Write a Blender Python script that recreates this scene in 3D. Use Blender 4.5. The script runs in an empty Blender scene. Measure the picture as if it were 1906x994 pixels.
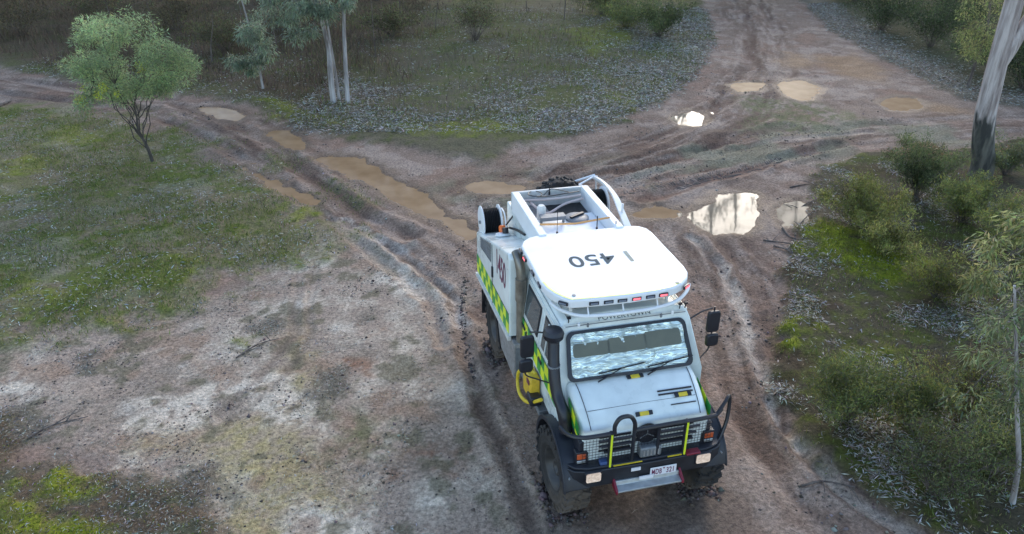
import bpy, bmesh, math, random
import numpy as np
from mathutils import Vector, Matrix

random.seed(7)
RNG = np.random.default_rng(11)
scene = bpy.context.scene
COL = scene.collection

# ------------------------------------------------------------------ camera
cam_d = bpy.data.cameras.new('camera')
cam_d.sensor_width = 36.0
cam_d.lens = 36.0 * 1400.0 / 1906.0
cam_d.clip_start = 0.1
cam_d.clip_end = 3000.0
cam = bpy.data.objects.new('camera', cam_d)
cam.location = (0.0, 0.0, 7.988)
cam.rotation_euler = (math.radians(90.0 - 27.975), 0.0, 0.0)
COL.objects.link(cam)
scene.camera = cam

# ------------------------------------------------------------------ light
SUN_ELEV = 21.0
SUN_AZ = 17.0            # degrees to the right of straight ahead (+Y)
world = bpy.data.worlds.new('World')
scene.world = world
world.use_nodes = True
wn = world.node_tree
wn.nodes.clear()
w_out = wn.nodes.new('ShaderNodeOutputWorld')
w_bg = wn.nodes.new('ShaderNodeBackground')
w_sky = wn.nodes.new('ShaderNodeTexSky')
w_sky.sky_type = 'NISHITA'
w_sky.sun_disc = False
w_sky.sun_elevation = math.radians(SUN_ELEV)
w_sky.sun_rotation = math.radians(SUN_AZ)
w_sky.air_density = 1.0
w_sky.dust_density = 1.0
w_sky.ozone_density = 1.0
w_bg.inputs['Strength'].default_value = 0.15
wn.links.new(w_sky.outputs[0], w_bg.inputs[0])
wn.links.new(w_bg.outputs[0], w_out.inputs[0])

sun_d = bpy.data.lights.new('sun', 'SUN')
sun_d.energy = 0.5
sun_d.angle = math.radians(14.0)
sun_d.color = (1.0, 0.93, 0.84)
sun = bpy.data.objects.new('sun', sun_d)
az, el = math.radians(SUN_AZ), math.radians(SUN_ELEV)
to_sun = Vector((math.sin(az) * math.cos(el), math.cos(az) * math.cos(el), math.sin(el)))
sun.rotation_euler = to_sun.to_track_quat('Z', 'Y').to_euler()
sun.location = to_sun * 60.0
COL.objects.link(sun)

scene.view_settings.view_transform = 'Standard'
scene.view_settings.look = 'None'
scene.view_settings.gamma = 1.0
scene.view_settings.exposure = 1.6
scene.view_settings.use_curve_mapping = False

# ------------------------------------------------------------------ helpers
def tag(o, label=None, cat=None, group=None, kind=None):
    if label: o['label'] = label
    if cat: o['category'] = cat
    if group: o['group'] = group
    if kind: o['kind'] = kind
    return o

def empty(name, loc=(0, 0, 0), rz=0.0):
    o = bpy.data.objects.new(name, None)
    o.empty_display_size = 0.2
    o.location = loc
    o.rotation_euler = (0, 0, rz)
    COL.objects.link(o)
    return o

def link_mesh(name, me, mat, parent=None, loc=None, rot=None):
    o = bpy.data.objects.new(name, me)
    COL.objects.link(o)
    if mat is not None:
        for m in (mat if isinstance(mat, (list, tuple)) else [mat]):
            me.materials.append(m)
    if parent is not None: o.parent = parent
    if loc is not None: o.location = loc
    if rot is not None: o.rotation_euler = rot
    return o

class MB:
    """collects simple shapes and links them as one mesh object"""
    def __init__(self):
        self.v = []; self.f = []; self.mi = []
    def add(self, vs, fs, m=0):
        b = len(self.v)
        self.v += [tuple(p) for p in vs]
        self.f += [tuple(i + b for i in f) for f in fs]
        self.mi += [m] * len(fs)
        return self
    def box(self, c, s, rot=None, m=0):
        x, y, z = s[0] / 2, s[1] / 2, s[2] / 2
        vs = [Vector((i * x, j * y, k * z)) for k in (-1, 1) for j in (-1, 1) for i in (-1, 1)]
        if rot is not None:
            M = Matrix.Rotation(rot[2], 3, 'Z') @ Matrix.Rotation(rot[1], 3, 'Y') @ Matrix.Rotation(rot[0], 3, 'X')
            vs = [M @ v for v in vs]
        vs = [v + Vector(c) for v in vs]
        return self.add(vs, [(0, 2, 3, 1), (4, 5, 7, 6), (0, 1, 5, 4), (2, 6, 7, 3), (0, 4, 6, 2), (1, 3, 7, 5)], m)
    def span(self, a, b, m=0):
        c = [(a[i] + b[i]) / 2 for i in range(3)]
        return self.box(c, [abs(b[i] - a[i]) for i in range(3)], None, m)
    def prism(self, poly, axis, a, b, m=0):
        """poly in the two other axes (cyclic order), extruded along axis from a to b"""
        def P(u, w, t):
            return {'x': (t, u, w), 'y': (u, t, w), 'z': (u, w, t)}[axis]
        n = len(poly)
        vs = [P(u, w, a) for u, w in poly] + [P(u, w, b) for u, w in poly]
        fs = [tuple(range(n))[::-1], tuple(range(n, 2 * n))]
        fs += [(i, (i + 1) % n, n + (i + 1) % n, n + i) for i in range(n)]
        return self.add(vs, fs, m)
    def loft(self, rings, cap=True, m=0):
        n = len(rings[0]); vs = [p for r in rings for p in r]; fs = []
        for k in range(len(rings) - 1):
            for i in range(n):
                j = (i + 1) % n
                fs.append((k * n + i, k * n + j, (k + 1) * n + j, (k + 1) * n + i))
        if cap:
            fs.append(tuple(range(n))[::-1])
            fs.append(tuple((len(rings) - 1) * n + i for i in range(n)))
        return self.add(vs, fs, m)
    def tube(self, pts, r, n=8, m=0, cap=True):
        pts = [Vector(p) for p in pts]
        rs = r if isinstance(r, (list, tuple)) else [r] * len(pts)
        rings = []; prev = None
        for i, p in enumerate(pts):
            d = (pts[min(i + 1, len(pts) - 1)] - pts[max(i - 1, 0)])
            d = d.normalized() if d.length > 1e-9 else Vector((0, 0, 1))
            if prev is None:
                u = d.orthogonal().normalized()
            else:
                u = prev - d * prev.dot(d)
                u = u.normalized() if u.length > 1e-6 else d.orthogonal().normalized()
            prev = u; w = d.cross(u)
            rings.append([p + (u * math.cos(2 * math.pi * k / n) + w * math.sin(2 * math.pi * k / n)) * rs[i] for k in range(n)])
        return self.loft(rings, cap, m)
    def lathe(self, prof, c, axis='y', n=32, m=0, cap=True):
        """prof: list of (radius, offset along axis), closed surface of revolution about axis through c"""
        rings = []
        for r, t in prof:
            ring = []
            for k in range(n):
                a = 2 * math.pi * k / n
                u, w = r * math.cos(a), r * math.sin(a)
                d = {'x': (t, u, w), 'y': (u, t, w), 'z': (u, w, t)}[axis]
                ring.append((c[0] + d[0], c[1] + d[1], c[2] + d[2]))
            rings.append(ring)
        return self.loft(rings, cap, m)
    def build(self, name, mat, parent=None, bevel=0.0, smooth=False, seg=2, loc=None, rot=None, angle=35):
        me = bpy.data.meshes.new(name)
        me.from_pydata(self.v, [], self.f)
        bm = bmesh.new(); bm.from_mesh(me)
        bmesh.ops.recalc_face_normals(bm, faces=bm.faces[:])
        bm.to_mesh(me); bm.free()
        o = link_mesh(name, me, mat, parent, loc, rot)
        if len(me.materials) > 1:
            me.polygons.foreach_set('material_index', self.mi)
        if smooth or bevel > 0:
            me.polygons.foreach_set('use_smooth', [True] * len(me.polygons))
            try: me.set_sharp_from_angle(angle=math.radians(angle))
            except Exception: pass
        if bevel > 0:
            b = o.modifiers.new('edge_rounding', 'BEVEL')
            b.width = bevel; b.segments = seg; b.limit_method = 'ANGLE'; b.angle_limit = math.radians(30)
            b.harden_normals = False
        return o

def bez(pts, n=8):
    """smooth curve through points (Catmull-Rom)"""
    P = [Vector(p) for p in pts]; P = [P[0] * 2 - P[1]] + P + [P[-1] * 2 - P[-2]]
    out = []
    for i in range(1, len(P) - 2):
        for k in range(n):
            t = k / n; a, b, c, d = P[i - 1], P[i], P[i + 1], P[i + 2]
            out.append(0.5 * ((2 * b) + (-a + c) * t + (2 * a - 5 * b + 4 * c - d) * t * t + (-a + 3 * b - 3 * c + d) * t ** 3))
    out.append(P[-2])
    return out

# ------------------------------------------------------------------ materials
def new_mat(name):
    m = bpy.data.materials.new(name); m.use_nodes = True
    nt = m.node_tree; nt.nodes.clear()
    out = nt.nodes.new('ShaderNodeOutputMaterial')
    return m, nt, out

def pmat(name, col, rough=0.5, metal=0.0, var=0.12, scale=6.0, bump=0.0, bscale=40.0, mud=None, coat=0.0, emis=None, estr=0.0, spec=0.5):
    """procedural paint/rubber/metal; mud=(top z, amount) splashes mud on the lower part with a ragged edge"""
    m, nt, out = new_mat(name)
    N, L = nt.nodes, nt.links
    b = N.new('ShaderNodeBsdfPrincipled')
    tc = N.new('ShaderNodeTexCoord')
    n1 = N.new('ShaderNodeTexNoise'); n1.inputs['Scale'].default_value = scale; n1.inputs['Detail'].default_value = 6
    L.new(tc.outputs['Object'], n1.inputs['Vector'])
    mr = N.new('ShaderNodeMapRange'); mr.inputs[1].default_value = 0.3; mr.inputs[2].default_value = 0.7
    mr.inputs[3].default_value = 1.0 - var; mr.inputs[4].default_value = 1.0 + var * 0.3
    L.new(n1.outputs['Fac'], mr.inputs[0])
    mx = N.new('ShaderNodeMix'); mx.data_type = 'RGBA'; mx.blend_type = 'MULTIPLY'; mx.inputs[0].default_value = 1.0
    mx.inputs[6].default_value = (*col, 1); L.new(mr.outputs[0], mx.inputs[7])
    c_out = mx.outputs[2]
    rr = N.new('ShaderNodeMapRange'); rr.inputs[1].default_value = 0.3; rr.inputs[2].default_value = 0.7
    rr.inputs[3].default_value = max(0.02, rough - 0.08); rr.inputs[4].default_value = min(1, rough + 0.12)
    L.new(n1.outputs['Fac'], rr.inputs[0])
    r_out = rr.outputs[0]
    if mud:
        sp = N.new('ShaderNodeSeparateXYZ'); L.new(tc.outputs['Object'], sp.inputs[0])
        n2 = N.new('ShaderNodeTexNoise'); n2.inputs['Scale'].default_value = 5.0; n2.inputs['Detail'].default_value = 8; n2.inputs['Roughness'].default_value = 0.7
        L.new(tc.outputs['Object'], n2.inputs['Vector'])
        ma = N.new('ShaderNodeMath'); ma.operation = 'MULTIPLY_ADD'; ma.inputs[1].default_value = 1.1
        L.new(n2.outputs['Fac'], ma.inputs[0]); L.new(sp.outputs['Z'], ma.inputs[2])
        mm = N.new('ShaderNodeMapRange'); mm.inputs[1].default_value = mud[0] + 0.75; mm.inputs[2].default_value = mud[0] + 0.35
        mm.inputs[3].default_value = 0.0; mm.inputs[4].default_value = mud[1]
        L.new(ma.outputs[0], mm.inputs[0])
        mx2 = N.new('ShaderNodeMix'); mx2.data_type = 'RGBA'
        L.new(mm.outputs[0], mx2.inputs[0]); L.new(c_out, mx2.inputs[6]); mx2.inputs[7].default_value = (0.155, 0.115, 0.085, 1)
        c_out = mx2.outputs[2]
        mr2 = N.new('ShaderNodeMix'); mr2.data_type = 'FLOAT'
        L.new(mm.outputs[0], mr2.inputs[0]); L.new(r_out, mr2.inputs[2]); mr2.inputs[3].default_value = 0.85
        r_out = mr2.outputs[0]
    L.new(c_out, b.inputs['Base Color']); L.new(r_out, b.inputs['Roughness'])
    b.inputs['Metallic'].default_value = metal
    b.inputs['Coat Weight'].default_value = coat
    b.inputs['Specular IOR Level'].default_value = spec
    if emis:
        b.inputs['Emission Color'].default_value = (*emis, 1); b.inputs['Emission Strength'].default_value = estr
    if bump > 0:
        n3 = N.new('ShaderNodeTexNoise'); n3.inputs['Scale'].default_value = bscale; n3.inputs['Detail'].default_value = 5
        L.new(tc.outputs['Object'], n3.inputs['Vector'])
        bp = N.new('ShaderNodeBump'); bp.inputs['Strength'].default_value = bump; bp.inputs['Distance'].default_value = 0.02
        L.new(n3.outputs['Fac'], bp.inputs['Height']); L.new(bp.outputs[0], b.inputs['Normal'])
    L.new(b.outputs[0], out.inputs['Surface'])
    return m

def leaf_mat(name, trans=0.3, rough=0.55, gain=1.0):
    """leaves: colour from the per-leaf tint attribute, partly translucent"""
    m, nt, out = new_mat(name)
    N, L = nt.nodes, nt.links
    at = N.new('ShaderNodeAttribute'); at.attribute_name = 'tint'
    b = N.new('ShaderNodeBsdfPrincipled'); b.inputs['Roughness'].default_value = rough
    b.inputs['Specular IOR Level'].default_value = 0.35
    L.new(at.outputs['Color'], b.inputs['Base Color'])
    t = N.new('ShaderNodeBsdfTranslucent'); L.new(at.outputs['Color'], t.inputs['Color'])
    mx = N.new('ShaderNodeMixShader'); mx.inputs[0].default_value = trans
    L.new(b.outputs[0], mx.inputs[1]); L.new(t.outputs[0], mx.inputs[2]); L.new(mx.outputs[0], out.inputs['Surface'])
    return m

def bark_mat(name, c1, c2, scale=3.0, stretch=0.15, bump=0.5):
    m, nt, out = new_mat(name)
    N, L = nt.nodes, nt.links
    b = N.new('ShaderNodeBsdfPrincipled'); b.inputs['Roughness'].default_value = 0.85
    tc = N.new('ShaderNodeTexCoord'); mp = N.new('ShaderNodeMapping'); mp.inputs['Scale'].default_value = (1, 1, stretch)
    L.new(tc.outputs['Object'], mp.inputs[0])
    n = N.new('ShaderNodeTexNoise'); n.inputs['Scale'].default_value = scale; n.inputs['Detail'].default_value = 8; n.inputs['Roughness'].default_value = 0.65
    L.new(mp.outputs[0], n.inputs['Vector'])
    cr = N.new('ShaderNodeValToRGB'); cr.color_ramp.elements[0].position = 0.38; cr.color_ramp.elements[0].color = (*c1, 1)
    cr.color_ramp.elements[1].position = 0.62; cr.color_ramp.elements[1].color = (*c2, 1)
    L.new(n.outputs['Fac'], cr.inputs[0]); L.new(cr.outputs[0], b.inputs['Base Color'])
    bp = N.new('ShaderNodeBump'); bp.inputs['Strength'].default_value = bump; bp.inputs['Distance'].default_value = 0.03
    L.new(n.outputs['Fac'], bp.inputs['Height']); L.new(bp.outputs[0], b.inputs['Normal'])
    L.new(b.outputs[0], out.inputs['Surface'])
    return m

M = {}
M['white'] = pmat('white_paint', (0.76, 0.80, 0.765), 0.30, var=0.2, scale=2.2, coat=0.2, mud=(0.85, 0.75))
M['white_clean'] = pmat('white_gelcoat', (0.80, 0.80, 0.80), 0.5, var=0.04, scale=3)
M['white_dull'] = pmat('dusty_white_paint', (0.62, 0.61, 0.58), 0.5, var=0.25, scale=7, mud=(0.7, 0.7))
M['black'] = pmat('black_plastic', (0.018, 0.019, 0.024), 0.42, var=0.3, scale=8, mud=(0.25, 0.5))
M['black_clean'] = pmat('black_rubber_trim', (0.016, 0.016, 0.022), 0.4, var=0.2)
M['navy'] = pmat('blue_black_coated_steel', (0.017, 0.019, 0.027), 0.45, var=0.3, scale=5, mud=(0.25, 0.7))
M['tyre'] = pmat('muddy_tyre_rubber', (0.030, 0.026, 0.024), 0.8, var=0.5, scale=9, bump=0.4, mud=(-0.35, 0.55))
M['rim'] = pmat('dark_steel_rim', (0.075, 0.070, 0.068), 0.5, metal=0.4, var=0.5, mud=(-0.45, 0.5))
M['steel'] = pmat('brushed_aluminium', (0.50, 0.52, 0.52), 0.42, metal=0.7, var=0.2, scale=12)
M['steel_grey'] = pmat('grey_painted_steel', (0.22, 0.23, 0.24), 0.5, metal=0.2, var=0.3, scale=10, bump=0.1)
M['exhaust'] = pmat('heat_stained_exhaust_steel', (0.30, 0.27, 0.23), 0.42, metal=0.7, var=0.4, scale=7)
M['yellow'] = pmat('hi_vis_yellow', (0.72, 0.80, 0.03), 0.4, var=0.1, scale=8)
M['green'] = pmat('hi_vis_green', (0.03, 0.30, 0.05), 0.4, var=0.1, scale=8)
M['lime_stripe'] = pmat('lime_stripe', (0.76, 0.84, 0.25), 0.4, var=0.08)
M['orange'] = pmat('amber_lens', (0.85, 0.16, 0.02), 0.25, var=0.1)
M['amber'] = pmat('indicator_lens', (0.55, 0.10, 0.03), 0.25, var=0.2)
M['red'] = pmat('red_reflector', (0.20, 0.014, 0.03), 0.3, var=0.1)
M['led_red'] = pmat('lit_red_led', (0.8, 0.2, 0.2), 0.3, emis=(1.0, 0.12, 0.16), estr=0.6)
M['led_off'] = pmat('unlit_led_lens', (0.20, 0.23, 0.28), 0.2)
M['headlamp'] = pmat('lit_headlamp_lens', (0.75, 0.62, 0.5), 0.15, var=0.5, scale=18, bump=0.8, bscale=45, emis=(1.0, 0.66, 0.45), estr=0.10)
M['digits'] = pmat('slate_digit_vinyl', (0.115, 0.135, 0.14), 0.8, var=0.15, spec=0.1)
M['digit_faded'] = pmat('faded_digit_vinyl', (0.40, 0.40, 0.33), 0.8, var=0.1, spec=0.1)
M['maroon'] = pmat('maroon_print', (0.16, 0.02, 0.07), 0.4, var=0.1)
M['plate'] = pmat('number_plate_white', (0.72, 0.70, 0.72), 0.4, var=0.05)
M['hose_yellow'] = pmat('yellow_hose_rubber', (0.72, 0.52, 0.03), 0.5, var=0.2, scale=12)
M['yellow_box'] = pmat('yellow_plastic_case', (0.68, 0.43, 0.03), 0.45, var=0.25, scale=14)
M['hose_black'] = pmat('black_hose_rubber', (0.014, 0.014, 0.016), 0.5, var=0.3, scale=14)
M['pipe_pink'] = pmat('pale_plumbing_pipe', (0.55, 0.45, 0.42), 0.45, var=0.15)
M['orange_strap'] = pmat('orange_webbing_strap', (0.65, 0.33, 0.12), 0.7, var=0.15)
M['underbody'] = pmat('muddy_underbody', (0.035, 0.032, 0.03), 0.8, var=0.4, mud=(0.4, 0.6))
M['glass'] = pmat('tinted_side_glass', (0.05, 0.075, 0.085), 0.08, var=0.15, scale=2, spec=0.7)
M['shade_panel'] = pmat('taupe_visor_fabric', (0.27, 0.23, 0.165), 0.8, var=0.15, scale=5)
M['tread_plate'] = pmat('mud_caked_tread_plate', (0.33, 0.31, 0.30), 0.6, metal=0.3, var=0.4, scale=14, bump=0.6, bscale=70)

def foil_mat():
    m, nt, out = new_mat('crinkled_silver_foil')
    N, L = nt.nodes, nt.links
    b = N.new('ShaderNodeBsdfPrincipled')
    b.inputs['Base Color'].default_value = (0.93, 0.92, 0.87, 1); b.inputs['Metallic'].default_value = 0.45; b.inputs['Roughness'].default_value = 0.12
    tc = N.new('ShaderNodeTexCoord'); mp = N.new('ShaderNodeMapping'); mp.inputs['Scale'].default_value = (1.0, 0.45, 2.6)
    L.new(tc.outputs['Object'], mp.inputs[0])
    n = N.new('ShaderNodeTexNoise'); n.inputs['Scale'].default_value = 4; n.inputs['Detail'].default_value = 2; n.inputs['Distortion'].default_value = 1.8
    L.new(mp.outputs[0], n.inputs['Vector'])
    bp = N.new('ShaderNodeBump'); bp.inputs['Strength'].default_value = 0.8; bp.inputs['Distance'].default_value = 0.06
    L.new(n.outputs['Fac'], bp.inputs['Height']); L.new(bp.outputs[0], b.inputs['Normal'])
    L.new(b.outputs[0], out.inputs['Surface'])
    return m
M['foil'] = foil_mat()

def screen_glass():
    m, nt, out = new_mat('clear_windscreen_glass')
    N, L = nt.nodes, nt.links
    t = N.new('ShaderNodeBsdfTransparent'); t.inputs['Color'].default_value = (0.90, 0.96, 0.95, 1)
    g = N.new('ShaderNodeBsdfGlossy'); g.inputs['Roughness'].default_value = 0.03
    fr = N.new('ShaderNodeFresnel'); fr.inputs['IOR'].default_value = 1.45
    mx = N.new('ShaderNodeMixShader')
    L.new(fr.outputs[0], mx.inputs[0]); L.new(t.outputs[0], mx.inputs[1]); L.new(g.outputs[0], mx.inputs[2]); L.new(mx.outputs[0], out.inputs['Surface'])
    return m
M['screen'] = screen_glass()

# ------------------------------------------------------------------ noise and plan helpers (numpy)
def _hash(ix, iy, seed):
    h = (ix.astype(np.int64) * 374761393 + iy.astype(np.int64) * 668265263 + seed * 974634721) & 0xFFFFFFFF
    h = ((h ^ (h >> 13)) * 1274126177) & 0xFFFFFFFF
    return ((h ^ (h >> 16)) & 0xFFFFFF) / float(0xFFFFFF)

def vnoise(x, y, seed=0):
    ix = np.floor(x); iy = np.floor(y); fx = x - ix; fy = y - iy
    fx = fx * fx * (3 - 2 * fx); fy = fy * fy * (3 - 2 * fy)
    ix = ix.astype(np.int64); iy = iy.astype(np.int64)
    a = _hash(ix, iy, seed); b = _hash(ix + 1, iy, seed); c = _hash(ix, iy + 1, seed); d = _hash(ix + 1, iy + 1, seed)
    return a + (b - a) * fx + (c - a) * fy + (a - b - c + d) * fx * fy

def fbm(x, y, scale, octv=4, seed=0, gain=0.55):
    s = 0.0; amp = 1.0; tot = 0.0; f = scale
    for k in range(octv):
        ca, sa = math.cos(0.6 * k + seed), math.sin(0.6 * k + seed)
        s = s + amp * vnoise((x * ca - y * sa) * f + 17.3 * k, (x * sa + y * ca) * f - 9.1 * k, seed * 13 + k)
        tot += amp; amp *= gain; f *= 2.03
    return s / tot

def sstep(a, b, v):
    t = np.clip((v - a) / (b - a), 0, 1)
    return t * t * (3 - 2 * t)

def poly_sd(x, y, poly, pad=6.0):
    """signed distance to a polygon, negative inside; far points get pad"""
    P = np.array(poly, float)
    out = np.full(x.shape, float(pad))
    x0, y0 = P.min(0) - pad; x1, y1 = P.max(0) + pad
    sel = (x > x0) & (x < x1) & (y > y0) & (y < y1)
    if not sel.any(): return out
    X = x[sel]; Y = y[sel]
    d = np.full(X.shape, 1e9); ins = np.zeros(X.shape, bool)
    for i in range(len(P)):
        a = P[i]; b = P[(i + 1) % len(P)]; e = b - a
        t = np.clip(((X - a[0]) * e[0] + (Y - a[1]) * e[1]) / max(1e-9, e @ e), 0, 1)
        d = np.minimum(d, (X - a[0] - t * e[0]) ** 2 + (Y - a[1] - t * e[1]) ** 2)
        c = ((a[1] > Y) != (b[1] > Y))
        if abs(e[1]) > 1e-9:
            ins ^= c & (X < (Y - a[1]) * e[0] / e[1] + a[0])
    d = np.sqrt(d)
    out[sel] = np.where(ins, -d, np.minimum(d, pad))
    return out

def line_sd(x, y, line, pad=8.0):
    """(side-signed distance, length along) to a polyline; far points get pad"""
    P = np.array(line, float)
    D = np.full(x.shape, float(pad)); S = np.zeros(x.shape)
    x0, y0 = P.min(0) - pad; x1, y1 = P.max(0) + pad
    sel = (x > x0) & (x < x1) & (y > y0) & (y < y1)
    if not sel.any(): return D, S
    X = x[sel]; Y = y[sel]; best = np.full(X.shape, 1e9); dd = np.full(X.shape, pad); ss = np.zeros(X.shape); acc = 0.0
    for i in range(len(P) - 1):
        a = P[i]; e = P[i + 1] - a; Ln = math.hypot(*e)
        t = np.clip(((X - a[0]) * e[0] + (Y - a[1]) * e[1]) / (Ln * Ln), 0, 1)
        q = np.hypot(X - a[0] - t * e[0], Y - a[1] - t * e[1])
        side = np.sign(e[0] * (Y - a[1]) - e[1] * (X - a[0]))
        u = q < best
        best = np.where(u, q, best); dd = np.where(u, q * side, dd); ss = np.where(u, acc + t * Ln, ss)
        acc += Ln
    D[sel] = np.clip(dd, -pad, pad); S[sel] = ss
    return D, S
# ------------------------------------------------------------------ the ground plan (metres, camera foot at the origin, +Y ahead)
BANK_TOP = [(-48.42, 59.03), (-30.53, 37.73), (-23.01, 34.03), (-18.22, 31.73), (-13.46, 30.01), (-9.89, 28.23), (-7.30, 25.22), (-5.57, 23.95), (-3.37, 23.40), (-2.07, 22.48), (-0.88, 21.99), (0.12, 23.25), (1.93, 24.34), (3.78, 26.16), (5.91, 28.98), (7.88, 32.84), (10.30, 39.66), (12.18, 49.54), (13.45, 59.03)]
BANK_TOP_RIGHT = [(20.64, 59.03), (18.21, 45.78), (17.49, 38.61), (17.46, 33.83), (17.29, 30.59), (17.63, 28.75), (19.30, 27.86), (22.97, 27.51), (45.78, 59.03)]
BANK_RIGHT = [(22.94, 24.92), (16.95, 23.95), (14.60, 23.09), (12.71, 22.73), (10.91, 22.48), (9.34, 21.42), (8.27, 19.71), (7.76, 17.93), (6.92, 16.64), (6.17, 14.96), (5.64, 13.32), (4.97, 11.93), (4.62, 10.44), (4.55, 9.20), (4.74, 8.46), (5.18, 7.89), (5.59, 7.31), (5.79, 6.73), (10.02, 6.73)]
MEADOW = [(-25.66, 28.23), (-19.30, 27.86), (-17.02, 28.15), (-14.17, 26.82), (-11.72, 25.10), (-9.67, 22.98), (-7.68, 20.97), (-5.84, 18.71), (-4.88, 17.66), (-4.23, 16.64), (-4.65, 16.05), (-5.09, 15.54), (-5.73, 14.96), (-6.47, 14.83), (-6.35, 13.80), (-7.10, 13.00), (-8.47, 12.69), (-9.72, 11.93), (-13.50, 11.57)]
MOSS_CORNER = [(-11.04, 9.72), (-8.30, 9.56), (-7.37, 8.83), (-6.45, 8.48), (-5.52, 8.39), (-4.60, 8.26), (-4.15, 7.64), (-3.86, 6.73), (-8.67, 6.73)]
CLAY = [(-12.78, 11.93), (-9.72, 11.93), (-8.47, 12.69), (-7.10, 13.00), (-6.32, 13.87), (-5.14, 15.49), (-4.12, 16.64), (-2.41, 15.54), (-1.18, 13.99), (-0.69, 11.93), (-0.12, 10.29), (0.26, 8.48), (0.33, 6.73), (-3.90, 6.73), (-4.58, 8.21), (-6.37, 8.48), (-8.24, 9.46), (-10.83, 9.46)]
PALE_RUT = [(-4.30, 17.53), (-3.00, 16.19), (-1.96, 14.83), (-1.41, 13.87), (-1.05, 12.69)]
TRACK_LEFT = [(-28.51, 33.33), (-21.30, 31.19), (-16.68, 29.53), (-12.48, 27.51), (-9.44, 24.92), (-6.44, 21.75), (-3.77, 18.46), (-1.60, 16.34), (0.08, 13.53)]
TRACK_RIGHT = [(-0.77, 18.94), (0.71, 19.71), (2.78, 20.62), (5.74, 21.99), (8.74, 23.62), (12.75, 24.75), (16.95, 25.72), (21.86, 25.97)]
TRACK_FAR = [(17.62, 61.95), (13.48, 42.52), (11.34, 33.83), (8.26, 27.16), (5.04, 23.62), (2.05, 21.29), (-0.04, 18.82)]
TRACK_NEAR = [(4.64, 16.95), (4.86, 14.46), (4.61, 12.30), (4.42, 10.59), (4.47, 9.20), (4.75, 8.15), (5.23, 7.17)]
PALE_RIDGE = [(4.75, 14.96), (4.67, 12.90), (4.46, 11.07), (4.38, 9.72), (4.51, 8.83)]
MOSSES = [[(-7.04, 8.26), (-6.77, 8.48), (-6.28, 8.32), (-6.03, 7.89), (-6.37, 7.74), (-6.81, 7.84)], [(-7.26, 7.84), (-6.86, 7.94), (-6.17, 7.64), (-5.85, 7.31), (-5.65, 6.90), (-7.12, 6.90)],
          [(-6.20, 18.46), (-5.72, 18.82), (-5.12, 18.10), (-4.99, 17.27), (-5.65, 17.43)], [(6.94, 16.64), (7.83, 17.27), (8.72, 16.49), (9.43, 15.77), (9.52, 14.46), (8.76, 13.87), (7.63, 14.46), (7.11, 14.96), (6.68, 15.49)],
          [(5.37, 12.90), (5.84, 12.69), (5.62, 11.75), (5.13, 11.49), (5.05, 11.93)], [(6.19, 11.93), (6.93, 11.75), (6.25, 11.07), (5.93, 11.23)],
          [(-3.98, 25.34), (-1.95, 25.72), (0.69, 25.47), (0.31, 24.63), (-1.86, 24.34), (-3.50, 24.51)], [(-9.38, 28.60), (-7.87, 27.51), (-5.82, 25.22), (-6.67, 25.72), (-8.16, 26.35)],
          [(-8.26, 12.69), (-7.80, 12.73), (-7.67, 12.46), (-8.06, 12.40)], [(-5.51, 12.15), (-5.04, 12.11), (-5.00, 11.84), (-5.39, 11.93)],
          [(-7.76, 15.49), (-7.31, 15.63), (-6.85, 14.71), (-7.26, 14.22)], [(2.86, 42.52), (6.22, 45.78), (6.46, 39.00), (3.73, 35.96)], [(3.63, 30.17), (5.02, 29.37), (4.35, 27.51), (3.52, 28.23)],
          [(-15.77, 21.99), (-15.05, 22.48), (-13.70, 21.52), (-14.01, 20.62), (-14.95, 20.62)], [(-16.26, 24.63), (-15.27, 25.53), (-13.84, 23.78), (-14.96, 23.25)], [(-10.69, 13.53), (-10.54, 14.46), (-9.35, 13.99), (-9.77, 13.10)]]
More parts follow.
